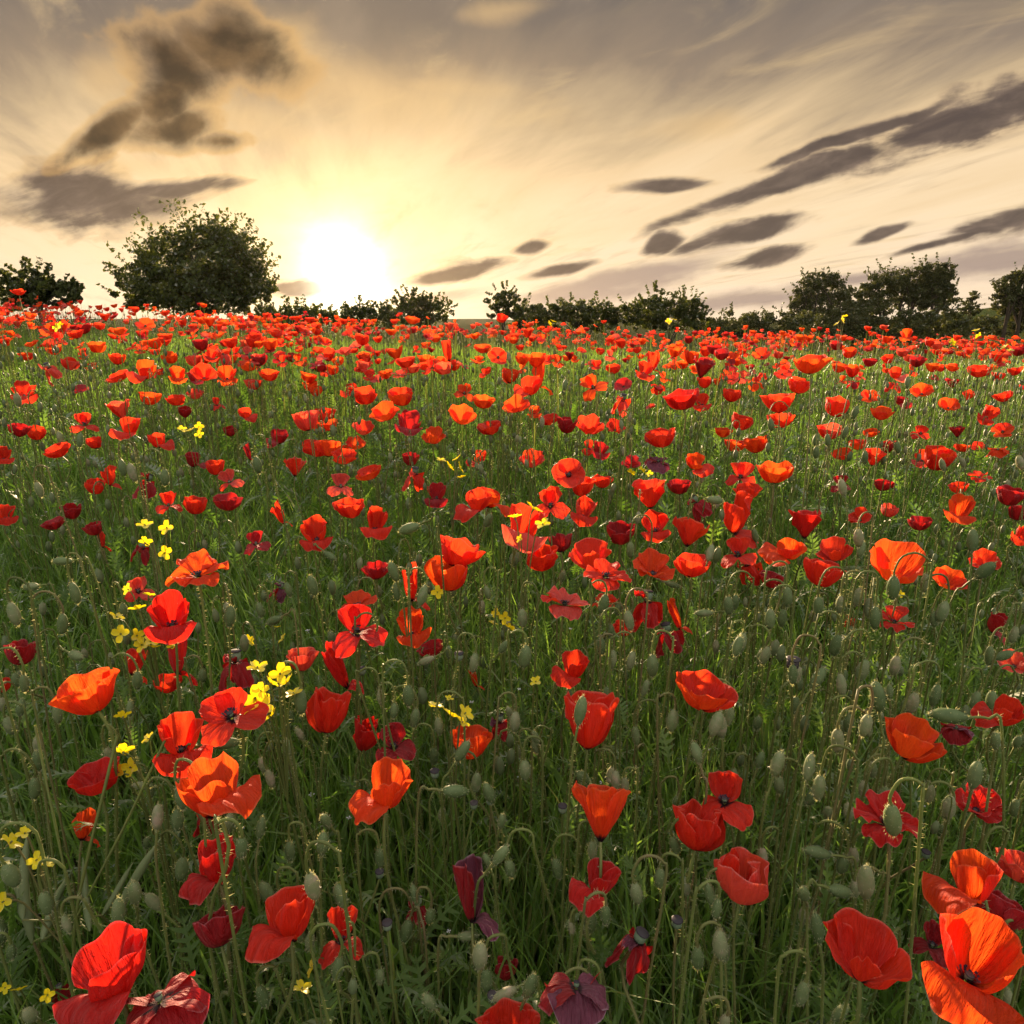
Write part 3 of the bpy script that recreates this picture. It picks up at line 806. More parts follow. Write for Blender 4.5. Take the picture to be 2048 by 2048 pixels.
# x, y, width in the photograph (2048 px), form, colour, [landmark name]
POPPIES = [
 (200,1968,192,'flopl','d','ruffled red cup in the bottom left corner'), (328,2036,185,'bell','c','crimson cup cut by the bottom edge'),
 (560,1848,140,'flopl','r','cup with hanging left flap'), (438,1852,107,'cup','c',''), (415,1738,116,'flopl','d','tall poppy with crumpled lower petals'),
 (437,1570,174,'flopr','o','big orange bowl with torn right petal'), (682,1874,92,'bfly','r',''), (187,1552,106,'bowl','d',''), (172,1655,58,'fold','o',''),
 (415,1642,60,'wilt','c',''), (122,1990,40,'wilt','c',''),
 (762,1582,130,'flopl','o','tilted poppy with big lower-left petal'), (1203,1622,120,'cone','o','orange cone-shaped poppy'), (1190,1775,106,'flopl','d','pale-rimmed ruffled red cup'),
 (953,1795,98,'fold','p','folded purple and red poppy'), (830,1832,54,'wilt','c',''), (1258,1912,98,'wilt','p','withered purple poppy with bare capsule'),
 (1147,2008,144,'bell','p','purple-topped bell poppy at the bottom edge'), (1015,2062,132,'bowl','r',''), (1013,1936,48,'closed','c','red poppy bursting from its bud'),
 (1398,1650,106,'cup','r','smooth red tulip-like cup'), (1454,1602,108,'bfly','r',''), (1483,1752,112,'closed','k','scarlet bud-like cup behind a hooked stem'),
 (1775,1637,138,'flat','d','crumpled poppy behind a hanging bud'), (1955,1606,106,'open','d','open poppy with black heart'), (1925,1768,164,'flopl','o','bright orange double poppy at right'),
 (2040,1730,100,'bowl','k',''), (2006,1812,132,'cup','c','dark purple-red bowl at the right edge'), (1735,1897,180,'fan','r','broad fan-shaped red poppy'),
 (1950,1945,216,'flop','o','biggest poppy with dark heart'), (1862,1888,92,'bfly','c',''),
 (168,1382,145,'bowl','o','smooth orange bowl at far left'), (40,1304,68,'cup','c','dark wine-red cup'), (2,1370,40,'cup','r',''), (394,1136,128,'flat','o','frilly flat orange poppy'),
 (279,1178,62,'bfly','k',''), (340,1234,108,'flop','d','red poppy with pink front flap'), (362,1312,68,'fold','d',''), (335,1366,60,'bowl','r',''), (273,1332,50,'fold','r',''),
 (468,1434,142,'bfly','r','split cup beside the big yellow cluster'), (473,1352,72,'wilt','c',''), (657,1420,92,'cup','r','square red cup'), (685,1335,88,'fold','d',''),
 (605,1318,68,'bowl','k',''), (365,1490,122,'flop','r',''), (633,1066,68,'flop','r',''), (563,1026,46,'fold','r',''), (12,1030,52,'flop','r',''),
 (105,1046,52,'bowl','c',''), (140,1022,46,'cup','c',''), (183,1056,42,'cup','c',''), (208,1082,34,'fold','r',''), (338,1005,56,'bfly','r',''), (390,1010,50,'cup','r',''),
 (456,1003,62,'bowl','c','broad dark red bowl in the middle left'), (280,1110,40,'wilt','c',''), (553,1186,40,'wilt','p','lone purple withered poppy'), (515,1086,56,'bfly','c',''),
 (752,1046,66,'flop','r','upright cup with broad bib'), (697,1015,66,'bowl','r',''), (945,1010,78,'flopl','r',''), (988,1004,68,'flopr','o','left of a pair of joined orange poppies'),
 (1050,1056,94,'flop','k','pinkish poppy behind yellow blossoms'), (925,1102,94,'bowl','r',''), (892,1146,88,'cup','o','orange cup pointing left'),
 (832,1172,58,'fold','r',''), (828,1254,72,'flop','o',''), (715,1208,82,'flat','o',''), (720,1262,112,'bfly','d','broad flower with dark heart and drooping wings'),
 (860,1298,56,'bowl','c',''), (750,1140,58,'bowl','c',''), (953,1356,34,'fold','o','narrow folded orange poppy'), (735,1466,60,'closed','d',''), (792,1490,82,'bfly','c',''),
 (943,1484,86,'bowl','o','orange poppy with a bud across it'), (1001,1458,44,'wilt','p',''), (1140,1338,80,'flopl','r','round red poppy with left spur'),
 (1183,1440,112,'bowl','r','deep red bowl with a pale bud before it'), (1130,1206,100,'flat','k','crumpled pale-edged poppy'), (1168,1022,56,'flop','k',''), (1083,1112,68,'closed','r',''),
 (1121,1085,48,'cup','c',''), (1180,1108,88,'fan','r',''), (1242,1065,58,'cup','c',''), (1312,1052,62,'flop','r',''), (1382,1063,76,'cone','o',''),
 (1215,1150,98,'flat','r',''), (1308,1128,86,'open','o','orange open poppy with small dark heart'), (1385,1130,76,'bowl','r',''), (1208,1205,62,'flat','o',''),
 (1290,1222,72,'wilt','d','shaggy crumpled red poppy'), (1247,1255,48,'bowl','r',''), (1360,1232,52,'fold','o',''), (1340,1286,58,'wilt','c',''),
 (1482,1040,72,'fold','r',''), (1400,1027,52,'wilt','p',''), (1610,1048,68,'cone','d','crisp red cup with pale rim'), (1478,1105,74,'bfly','r',''), (1500,1147,54,'wilt','r',''),
 (1565,1104,100,'flopl','o','wide orange poppy drooping left'), (1545,1158,54,'bowl','c',''), (1668,1098,78,'fan','r',''), (1650,1144,88,'cup','r',''),
 (1795,1122,114,'fan','o','glowing orange open poppy at right'), (1900,1156,78,'fan','o',''), (1970,1118,68,'fan','r',''), (1920,1018,68,'flop','o',''), (2040,1025,48,'cup','c',''),
 (2046,1070,50,'flop','r',''), (1792,1238,84,'flat','r','lone crumpled poppy in the green patch'), (1996,1257,44,'fold','c',''), (2026,1322,68,'open','k',''),
 (1414,1382,126,'bowl','o','wide orange bowl alone over buds'), (1998,1422,116,'flopl','r','red cup with torn front at the right edge'), (1832,1476,126,'bowl','o','translucent orange bowl'),
 (1912,1468,74,'bell','p',''), (1700,1242,28,'wilt','r',''), (1720,1030,50,'open','r',''), (1780,1020,38,'cup','k',''), (1840,1046,52,'bowl','c',''),
 (49,785,58,'flop','r','red poppy under the left shrub'), (140,727,40,'cup','k',''), (282,743,62,'flopl','o','orange poppy with glowing lower lip'), (233,752,48,'bowl','r',''), (356,750,40,'flop','o',''),
 (455,752,44,'flop','o',''), (235,818,54,'cone','k',''), (249,857,64,'flopl','r','glossy red cup below the round bush'), (322,883,56,'flopr','r',''), (300,797,48,'bowl','o',''), (350,800,42,'bowl','r',''),
 (370,823,30,'closed','c',''), (170,845,62,'bfly','r',''), (8,910,44,'flop','r',''), (113,900,58,'bowl','r',''), (190,972,44,'cup','r',''), (222,955,44,'fold','r','pair partner leaning over a red cup'),
 (288,972,50,'wilt','c',''), (462,960,54,'bfly','k',''), (500,905,28,'fold','c',''), (495,830,40,'flopr','r',''), (290,648,42,'open','o',''), (590,933,46,'cone','k',''),
 (680,970,54,'bfly','k',''), (538,750,44,'bowl','o',''), (36,584,34,'bowl','r','topmost poppy against the left shrub'), (40,860,52,'bowl','c',''), (72,865,42,'cup','r',''), (187,885,36,'cup','r',''),
 (100,750,50,'wilt','k',''), (193,694,40,'bowl','o',''), (234,718,36,'cup','o',''), (460,862,30,'closed','c',''), (430,935,40,'cup','r',''),
 (769,823,62,'fan','o','orange fan glowing under the sun'), (800,793,52,'cup','o',''), (731,790,48,'cup','r',''), (867,870,50,'fan','o','orange poppy standing clear in green grass'), (925,828,58,'fan','o',''),
 (968,803,48,'bowl','o',''), (927,785,42,'bfly','o',''), (1032,807,56,'fan','o','orange disc with a pale heart'), (1055,775,58,'flopl','r',''), (1085,757,44,'fold','o',''), (1188,775,58,'bfly','o',''),
 (1180,848,58,'fan','r','red fan left of the middle'), (1135,850,44,'cup','c',''), (1098,838,42,'bowl','r',''), (1242,813,42,'wilt','k',''), (1362,798,74,'bowl','d','broad red bowl in the middle distance'),
 (1226,737,30,'cup','r',''), (1290,742,40,'flop','r',''), (1312,728,36,'fold','r',''), (1320,875,64,'bowl','r',''), (736,945,52,'bowl','o',''), (825,960,48,'wilt','k',''), (872,990,48,'flop','c',''),
 (1137,946,68,'open','r','open poppy with dark heart in mid field'), (1165,972,52,'cup','r',''), (1205,962,46,'bowl','r',''), (1262,923,40,'open','c',''), (1314,929,52,'bell','p','magenta faded bell'),
 (1298,987,70,'cone','r',''), (1358,973,50,'bowl','c',''), (1105,1006,72,'bfly','r',''), (996,712,42,'open','o',''), (965,697,36,'bowl','o',''), (900,705,36,'fold','r',''), (825,640,32,'bowl','o',''), (1005,636,24,'cup','r',''),
 (1627,728,82,'bowl','o','tall glowing orange poppy above all others'), (1599,770,46,'cup','r',''), (1555,806,72,'bowl','r','red bowl left under the tall glowing poppy'), (1675,813,50,'cup','r','dark-lit cup on a bare stem'),
 (1485,842,44,'cup','r',''), (1464,790,38,'cup','r',''), (1405,805,40,'flop','r',''), (1765,826,50,'bowl','o',''), (1844,780,50,'fan','o',''), (1898,808,46,'fan','o',''), (1938,790,28,'cone','r',''),
 (1978,830,48,'flop','r',''), (2005,860,48,'open','o','side-turned orange poppy near the right edge'), (1995,905,48,'bell','o',''), (1742,865,36,'bowl','o',''), (1840,865,42,'bfly','r',''), (1913,863,36,'cone','c',''),
 (1923,895,34,'bowl','o',''), (1400,930,58,'flopr','o',''), (1480,950,62,'bfly','r','butterfly poppy with dark heart'), (1550,944,78,'bowl','o','broad orange bowl right of the middle'),
 (1495,982,62,'bowl','r',''), (1380,713,38,'cup','o',''), (1523,707,40,'open','o',''), (1740,725,32,'bowl','c',''), (1775,718,28,'cup','r',''), (1812,670,30,'flop','o',''), (1960,953,52,'flat','r','small ragged poppy with dark heart'),
 (1917,975,44,'bowl','r',''), (2022,990,62,'cup','c',''), (1680,968,44,'bfly','c',''), (1768,970,44,'bowl','c',''), (2005,792,44,'bowl','r',''), (1958,742,50,'bowl','r',''), (1562,840,58,'bowl','r',''),
 (1660,862,54,'bowl','k',''), (1408,765,30,'cup','r',''), (1700,705,30,'cup','o',''), (1905,735,30,'bowl','o',''), (2030,742,34,'bowl','r',''),
]


def place(px, py, size_px, s0n, s0f, h0n, h0f, hs=.09):
    """distance at which a flower of natural size stands at a natural height"""
    D = np.geomspace(.42, 13, 240)
    P = CAM + D[:, None] * ray(px, py)
    hf = P[:, 2] - ground_z(P[:, 0], P[:, 1])
    s = size_px / FPX * D
    t = np.clip((D - .5) / 3, 0, 1)
    cost = (np.log(s / (s0n + (s0f - s0n) * t)) / .22) ** 2 + ((hf - (h0n + (h0f - h0n) * t)) / hs) ** 2
    cost += np.where(hf < .16, 50, 0)
    i = int(np.argmin(cost))
    return float(D[i]), P[i], float(hf[i])


def stem_path(top, r, lean=.05, n=11, wob=.012, axis=None):
    gx, gy = top[0] + r.normal(0, lean), top[1] + abs(r.normal(0, lean * .7))
    g = np.array([gx, gy, float(ground_z(gx, gy))])
    h = top[2] - g[2]
    p = [g, g + (top - g) * .35 + np.array([r.normal(0, wob), r.normal(0, wob), .02 * h]),
         g + (top - g) * .72 + np.array([r.normal(0, wob), r.normal(0, wob), .01 * h]) + np.array([(top - g)[0] * .12, 0, 0]), top]
    if axis is not None:
        p.insert(3, top - axis * min(.035, h * .12))
    return curve(p, n), g


def capsule_geom(scale):
    V, F = lathe([(.001, 0), (.10, .03), (.19, .14), (.20, .28), (.15, .38), (.001, .385)], 8)
    V2, F2 = lathe([(.001, .372), (.215, .375), (.225, .40), (.17, .43), (.001, .44)], 10)
    return V * scale, F, V2 * scale, F2


DONE = []          # (px, py, w, form, colour, object)


def build_poppy(px, py, w, form, col, r, D=None, P=None):
    big = w > 85
    nu, nv = (27, 17) if big else ((15, 10) if w > 45 else (9, 7))
    if P is None:
        D, P, hf = place(px, py, w, .062, .082, .44, .56)
    pet = flower(form, r, nu, nv)
    lf, ls = LEAN[form]
    yaw = math.atan2(P[0], P[1])                   # flowers are posed relative to the line of sight
    dv = P - CAM
    dep = math.degrees(math.atan2(-dv[2], math.hypot(dv[0], dv[1])))
    M = rotz(-yaw) @ roty(R(r.normal(0, ls * .7))) @ rotx(R(lf + r.normal(0, 8) - dep * .72))
    allv = np.concatenate([p[0] for p in pet]) @ M.T
    zs = 1.0
    want = TALL.get((px, py), ASPECT[form])
    for _ in range(4):                              # depth of the cup that gives the photographed proportion
        q = allv @ np.stack([RT, UP], 1)
        zs = np.clip(zs * (want / (np.ptp(q[:, 1]) / np.ptp(q[:, 0]))) ** .9, .6, 1.75)
        allv = np.concatenate([p[0] * [1, 1, zs] for p in pet]) @ M.T
    for p in pet: p[0][:, 2] *= zs
    s = w / FPX * D / np.ptp(allv[:, 0])
    C = P.copy()
    for _ in range(3):
        W = allv * s + C
        x, y, _d = project(W)
        s *= w / np.ptp(x)
        W = allv * s + C
        x, y, _d = project(W)
        C = C + RT * (px - (x.min() + x.max()) / 2) * D / FPX + UP * ((y.min() + y.max()) / 2 - py) * D / FPX
    axis = M @ np.array([0, 0, 1.])
    path, g = stem_path(C, r, axis=axis)
    root = thing('poppy', '', 'poppy', g, 'red poppies in the field')
    for V, F, uv in pet:
        c = col
        if col == 'o' and r.random() < .2: c = 'r'
        if col == 'p' and r.random() < .6: c = 'c'
        if col == 'k' and r.random() < .35: c = 'r'
        obj('petal', new_mesh('petal', V @ M.T * s + C - g, [F], PMAT[c], uv=uv), root)
    # stem with hairs, last stretch along the flower's axis
    a = Acc()
    sr = .0016 if D < 3 else .0022
    V, F = tube(path - g, sr, 5 if big else 4)
    a.add(V, [F], .5, 0)
    if D < 2.4:
        V, F = hairs_on(path - g, sr, int(190 if D < 1.3 else 80), .0034, r, .00024 if D < 1.3 else .00042)
        a.add(V, [F], r.uniform(0, 1, len(V)), 1)
    obj('stem', a.mesh('stem', [STEM, HAIR]), root)
    if form in ('open', 'flat', 'bfly', 'wilt', 'flop', 'bell', 'bowl', 'fan') and w > 38:
        k = s * (.42 if form != 'wilt' else 1.1)
        V, F, V2, F2 = capsule_geom(k)
        up = 1.0 if form not in ('bell', 'wilt') else 1.0
        a = Acc(); a.add(V @ M.T + C + axis * .02 * s - g, [F], .5, 0); a.add(V2 @ M.T + C + axis * .02 * s - g, [F2], .5, 1)
        obj('seed_capsule', a.mesh('seed_capsule', [CAPS, LID]), root)
        if form in ('open', 'flat', 'bfly', 'flop') and w > 60:
            n = 36 if big else 20
            az = r.uniform(0, 6.28, n); lean = r.uniform(.5, 1.15, n); ln = r.uniform(.12, .20, n) * s
            d = np.stack([np.cos(az) * lean, np.sin(az) * lean, np.ones(n)], -1); d /= np.linalg.norm(d, axis=1)[:, None]
            b = np.stack([np.cos(az) * .05 * s, np.sin(az) * .05 * s, np.full(n, .03 * s)], -1)
            sd = np.stack([-np.sin(az), np.cos(az), 0 * az], -1) * .006 * s
            t = b + d * ln[:, None]; e = d * .05 * s; sd2 = sd * 4.5
            V = np.stack([b - sd, b + sd, t + sd, t - sd, t - sd2, t + sd2, t + e + sd2, t + e - sd2], 1).reshape(-1, 3)
            q = np.arange(n)[:, None] * 8
            F = np.concatenate([q + np.array([[0, 1, 2, 3]]), q + np.array([[4, 5, 6, 7]])])
            obj('stamens', new_mesh('stamens', V @ M.T + C - g, [F], STAM), root)
    DONE.append([px, py, w, form, col, root, '', D])
    return root


for i, row in enumerate(POPPIES):
    build_poppy(*row[:5], np.random.default_rng(1000 + i))
    DONE[-1][6] = row[5] if len(row) > 5 else ''

# ---- the rest of the field: the next largest as things, the far mass joined
PATCH = sins(np.random.default_rng(5), 6, (.5, 1.6))
r = np.random.default_rng(77)
cand = []
for _ in range(21000):
    y = 1.45 + (10.6 - 1.45) * r.random() ** .80
    x = r.uniform(-1, 1) * (y * .83 + .35)
    dens = .38 + .42 * PATCH(x, y * .8) + .25 * np.clip((y - 2.5) / 3, 0, 1)
    if y < 2.6: dens *= .75
    if y > 4.5: dens *= .22 + .8 * np.clip(.5 + PATCH(x * 2.1, y * 1.1), 0, 1)
    if r.random() > dens: continue
    hf = np.clip(r.normal(.53, .06), .34, .70) - (.09 if y < 2.6 else 0)
    P = np.array([x, y, float(ground_z(x, y)) + hf])
    s = r.normal(.066, .010) * (1.0 if y > 4 else 1)
    px, py, D = project(P)
    w = s * FPX / D
    cand.append((px, py, w, D, P))
hx = np.array([[d[0], d[1], d[2], d[7]] for d in DONE])
keep = []
for c in cand:
    dd = np.hypot(hx[:, 0] - c[0], hx[:, 1] - c[1])
    if np.any((dd < (hx[:, 2] + c[2]) * .42)) : continue
    if c[1] > 1120: continue
    keep.append(c)
r.shuffle(keep)
keep = keep[:1650]
inframe = [c for c in keep if 0 < c[0] < 2048]
inframe.sort(key=lambda c: -c[2])
n_more = 300 - len(DONE)
chosen = inframe[:n_more]
ids = {id(c) for c in chosen}
MIXF = ['cup', 'bowl', 'flop', 'flopl', 'flopr', 'open', 'cone', 'bfly', 'fan', 'flat', 'closed', 'wilt']
MIXP = np.array([.2, .24, .1, .06, .06, .08, .06, .06, .06, .03, .03, .02]); MIXP /= MIXP.sum()
for i, c in enumerate(chosen):
    rr = np.random.default_rng(5000 + i)
    build_poppy(c[0], c[1], c[2] * 1.05, MIXF[rr.choice(12, p=MIXP)], rr.choice(list('oorrkc')), rr, c[3], c[4])
far = [c for c in keep if id(c) not in ids]
acc = Acc()
tmpl = []
for i in range(28):
    rr = np.random.default_rng(9000 + i)
    f = MIXF[rr.choice(12, p=MIXP)]
    ps = flower(f, rr, 6, 5)
    V = np.concatenate([p[0] for p in ps]); uv = np.concatenate([p[2] for p in ps])
    F = np.concatenate([p[1] + k * 30 for k, p in enumerate(ps)])
    lf, ls = LEAN[f]
    V = V @ rotx(R(lf * .7)).T
    V /= np.ptp(V[:, 0])
    tmpl.append((V, F, uv))
FARP = np.array([c[4] for c in far]); FARS = np.array([c[2] * c[3] / FPX for c in far])
which = r.integers(0, 28, len(far))
matp = np.array([.36, .42, .10, .12])
stem_acc = Acc()
for k in range(28):
    sel = np.where(which == k)[0]
    for mi in range(4):
        pass
    mid = r.choice(4, len(sel), p=matp)
    for mi in range(4):
        s2 = sel[mid == mi]
        if not len(s2): continue
        V, F, uv = tmpl[k]
        M3 = rotz(r.uniform(-1.2, 1.2, len(s2))) * FARS[s2][:, None, None]
        instance(acc, V, [F], [mi], M3, FARP[s2], r.uniform(0, 1, len(s2)), uv)
# their stems: slim four-sided stalks
n = len(FARP)
base = FARP + np.stack([r.normal(0, .03, n), r.normal(0, .03, n), 0 * FARP[:, 0]], -1)
base[:, 2] = ground_z(base[:, 0], base[:, 1])
for dx, dy in ((.0018, 0), (0, .0018)):
    o = np.array([dx, dy, 0])
    V = np.stack([base - o, base + o, FARP + o, FARP - o], 1).reshape(-1, 3)
    acc.add(V, [np.arange(n * 4).reshape(-1, 4)], np.repeat(r.uniform(0, 1, n), 4), 4)
o = obj('poppy_mass', acc.mesh('poppy_mass', PMAT_T + [STEM_T], True, True))
o['kind'] = 'stuff'; o['label'] = 'mass of small red poppies covering the far part of the field'

# ------------------------------------------------------------------ labels that place one flower by another
MARKS = [d for d in DONE if d[6]]
DIRS = ['right of', 'above right of', 'above', 'above left of', 'left of', 'below left of', 'below', 'below right of']


def octant(dx, dy):
    return int(round(math.degrees(math.atan2(-dy, dx)) / 45)) % 8


USED = set()


def relate(px, py, desc, peers, maxwords=16):
    """desc + direction + landmark, true of this one and of no nearer peer"""
    order = sorted(MARKS, key=lambda m: math.hypot(m[0] - px, m[1] - py) + (0 if math.hypot(m[0] - px, m[1] - py) > 3 else 9999))
    for m in order[:9]:
        dx, dy = px - m[0], py - m[1]
        dist = math.hypot(dx, dy)
        oc = octant(dx, dy)
        rivals = [p for p in peers if (p[0], p[1]) != (px, py) and octant(p[0] - m[0], p[1] - m[1]) == oc and math.hypot(p[0] - m[0], p[1] - m[1]) < dist * 1.0]
        lab = f"{desc} {DIRS[oc]} the {m[6]}"
        if dist < 130: lab = f"{desc} just {DIRS[oc]} the {m[6]}"
        if not rivals and lab not in USED and len(lab.split()) <= maxwords:
            USED.add(lab)
            return lab
    for n_, word in ((1, 'second'), (2, 'third'), (3, 'fourth'), (4, 'fifth'), (5, 'sixth'), (6, 'seventh'), (7, 'eighth')):
        for m in order[:9]:
            dx, dy = px - m[0], py - m[1]
            dist = math.hypot(dx, dy); oc = octant(dx, dy)
            rivals = [p for p in peers if (p[0], p[1]) != (px, py) and octant(p[0] - m[0], p[1] - m[1]) == oc and math.hypot(p[0] - m[0], p[1] - m[1]) < dist]
            lab = f"{word} {desc} {DIRS[oc]} the {m[6]}"
            if len(rivals) == n_ and lab not in USED and len(lab.split()) <= maxwords:
                USED.add(lab)
                return lab
    return f"{desc} {DIRS[oc]} the {order[0][6]}"


for d in DONE:
    if d[6]:
        lab = d[6] if len(d[6].split()) >= 4 else d[6] + ' among the red poppies'
        if 'poppy' not in lab and 'poppies' not in lab: lab = 'poppy, ' + lab
        d[5]['label'] = lab; USED.add(lab)
for d in DONE:
    if not d[6]:
        peers = [e for e in DONE if e[3] == d[3] and e[4] == d[4] and not e[6]]
        size = 'small ' if d[2] < 46 else ''
        d[5]['label'] = relate(d[0], d[1], f"{CWORD[d[4]]} {WORD[d[3]]} poppy", peers)

# ------------------------------------------------------------------ buds
def bud_geom(P, L, W, kind, r, near, side=None):
    """returns bud verts/faces, stem path; P = centre of the bud"""
    k, prof = (8, [(0, -.5), (.26, -.42), (.43, -.25), (.5, 0.), (.44, .22), (.28, .40), (.08, .5), (0, .505)]) if near else (5, [(0, -.5), (.4, -.28), (.5, .05), (.3, .38), (0, .5)])
    V, F = lathe([(max(a, .002) * W, b * L) for a, b in prof], k)
    if near:      # seam of the two sepals
        az = np.arctan2(V[:, 1], V[:, 0]); V[:, :2] *= (1 - .07 * np.abs(np.cos(az))[:, None])
    if side is None: side = r.uniform(0, 6.28)
    dv = np.array([math.cos(side), math.sin(side) * .5, 0.]); dv /= np.linalg.norm(dv)
    if kind == 'd':
        ax = np.array([dv[0] * -.12, 0, 1.]) + r.normal(0, .08, 3)          # foot of the bud is on top
    elif kind == 'u':
        ax = -(np.array([r.normal(0, .32), r.normal(0, .2), 1.]))
    else:
        sx = -1 if kind == 'l' else 1
        ax = np.array([-sx * 1., r.normal(0, .3), r.uniform(-.15, .55)])
        dv = np.array([-sx, 0, 0.])
    ax = ax / np.linalg.norm(ax)                     # from tip to foot
    q = Vector(ax).to_track_quat('Z', 'Y').to_matrix()
    Mq = np.array(q)
    V = V @ Mq.T + P
    A = P + ax * L * .48
    if kind == 'd':
        Rr = L * r.uniform(.3, .62)
        rise = L * r.uniform(.3, 1.1)
        top = A + np.array([0, 0, rise])
        pts = [A, A + ax * rise * .55, top + dv * Rr * .25 + np.array([0, 0, Rr * .55]), top + dv * Rr + np.array([0, 0, Rr * .9]), top + dv * 1.75 * Rr + np.array([0, 0, Rr * .45]),
               top + dv * 2.05 * Rr - np.array([0, 0, rise * .9])]
        last = pts[-1]
    elif kind == 'u':
        pts = [A, A + ax * L * .6, A + ax * L * 1.2 + np.array([0, 0, -L * .4])]
        last = pts[-1]
    else:
        pts = [A, A + ax * L * .5 + np.array([0, 0, .04 * L]), A + ax * L * .95 - np.array([0, 0, L * .45])]
        last = pts[-1]
    gx, gy = last[0] + r.normal(0, .03), last[1] + r.normal(0, .03)
    g = np.array([gx, gy, float(ground_z(gx, gy))])
    pts += [last * .6 + g * .4 + np.array([r.normal(0, .006), r.normal(0, .006), 0]), last * .2 + g * .8, g]
    return V, F, pts, g


BUDROWS = """1555 1527 55 u;1520 1520 36 u;1618 1535 56 u;1638 1575 60 d;1623 1592 45 d;1558 1570 45 d;1468 1553 42 d;1488 1553 35 d;1697 1625 42 u;1785 1640 80 d;1950 1550 65 u;
1898 1615 60 u;2030 1615 45 d;1635 1705 52 l;1685 1728 50 d;1680 1782 55 r;1635 1856 62 u;1440 1890 66 u;1395 1916 56 d;1420 1787 50 d;1525 1715 45 d;1605 1832 36 u;1680 2026 46 u;
910 1582 54 r;1050 1540 50 d;1250 1570 40 d;1350 1690 46 d;1320 1756 50 d;960 1912 70 u;1060 1972 60 u;1020 1737 46 d;760 1715 46 d;830 1790 42 u;760 1952 42 d;1010 1988 52 l;1170 1987 50 d;
1196 1997 46 d;935 1872 42 r;1145 1840 36 l;1185 1700 45 d;358 1592 48 u;355 1640 50 d;458 1647 52 u;522 1655 42 u;282 1572 40 l;625 1772 72 d;270 1786 62 u;237 1822 62 u;22 1750 62 d;92 1806 56 d;
620 1882 46 d;525 1992 56 d;60 2030 52 u;675 1937 60 d;75 1522 46 u;540 1557 42 d;580 1702 46 d;125 1248 46 d;28 1228 50 d;125 1122 40 l;62 1173 36 l;152 1311 42 r;150 1186 46 d;275 1361 44 d;
625 1171 46 u;660 1112 30 r;405 1351 32 d;452 1487 52 r;600 1468 32 u;575 1496 42 u;460 1232 46 u;548 1241 36 l;818 1057 48 l;976 1041 34 u;787 1143 44 u;845 1191 46 d;750 1279 46 d;1045 1236 42 d;
1050 1313 52 d;817 1391 50 d;853 1321 36 l;830 1436 42 d;1207 1209 46 d;1258 1241 46 d;1125 1153 30 u;1161 1421 62 u;1225 1319 42 d;1262 1321 42 d;1305 1331 52 d;1345 1441 50 d;925 1502 50 u;
1290 1376 36 u;1030 1443 46 d;878 1451 46 d;1345 1169 32 r;1510 1071 30 u;1420 1106 36 u;1457 1211 42 d;1408 1226 36 l;1717 1076 40 d;1722 1099 36 u;1702 1138 30 l;1715 1194 42 d;1680 1209 42 d;
1637 1213 46 d;1575 1194 46 d;1565 1236 42 d;1540 1238 46 d;1750 1236 50 d;1672 1291 50 d;1482 1286 46 d;1786 1176 52 d;1850 1166 42 d;1945 1081 48 u;1970 1141 50 u;1885 1223 46 d;1530 1311 42 d;
1636 1356 50 u;1755 1393 66 u;1825 1406 52 d;1897 1431 66 l;1432 1448 56 u;1457 1433 46 d;1515 1446 36 u;1675 1481 62 d;1697 1446 46 d;1590 1411 42 d;1870 1391 50 d;1790 1331 46 d;1725 1341 50 d;
2008 1311 38 l;515 930 36 d;120 875 26 d;265 945 40 d;330 955 36 d;245 935 36 d;160 880 30 u;35 800 30 d;1165 730 20 u;1130 770 24 d;1084 845 24 d;1018 715 22 u;1815 765 26 u;1710 825 28 d;
1542 850 26 d;1632 880 26 d;1655 880 26 d;1690 865 26 d;1795 895 26 d;1632 905 26 d;1730 915 28 d;1405 955 24 u;1430 1000 36 r;1685 975 36 u;1885 930 28 u;1925 925 24 u;2040 925 30 u"""
BUDS = []


def build_bud(px, py, L, kind, r, D=None, P=None):
    if P is None:
        D, P, hf = place(px, py, L, .024, .027, .38, .48, .10)
    l = L / FPX * D
    side = 0 if r.random() < .5 else math.pi
    near = D < 2.2
    V, F, pts, g = bud_geom(P, l, l * r.uniform(.42, .51), kind, r, near, side + r.normal(0, .4))
    root = thing('poppy_bud', '', 'poppy bud', g, 'hairy poppy buds')
    a = Acc(); a.add(V - g, [F], .5, 0)
    if near:
        n = 210 if D < 1.3 else 90
        fi = r.integers(0, len(V), n); q = V[fi] + r.normal(0, l * .05, (n, 3)) * .6
        ctr = P; d = q - ctr; d /= np.linalg.norm(d, axis=1)[:, None] + 1e-9
        d += r.normal(0, .25, (n, 3))
        sd = np.cross(d, r.normal(size=(n, 3))); sd /= np.linalg.norm(sd, axis=1)[:, None] + 1e-9
        wd = .00015 if D < 1.3 else .0003
        H = np.stack([q - sd * wd, q + sd * wd, q + d * .0019 * r.uniform(.5, 1.2, n)[:, None]], 1).reshape(-1, 3)
        a.add(H - g, [np.arange(n * 3).reshape(-1, 3)], r.uniform(0, 1, n * 3), 1)
    obj('bud', a.mesh('bud', [BUD, HAIR]), root)
    path = curve(pts, 24 if near else 14)
    a = Acc()
    sr = .0013 if D < 2 else .0018
    V, F = tube(path - g, sr, 5 if near else 3); a.add(V, [F], .5, 0)
    if near:
        V, F = hairs_on(path - g, sr, 190 if D < 1.3 else 80, .0032, r, .00022 if D < 1.3 else .00042); a.add(V, [F], r.uniform(0, 1, len(V)), 1)
    obj('stem', a.mesh('stem', [STEM, HAIR]), root)
    BUDS.append((px, py, L, kind, root))


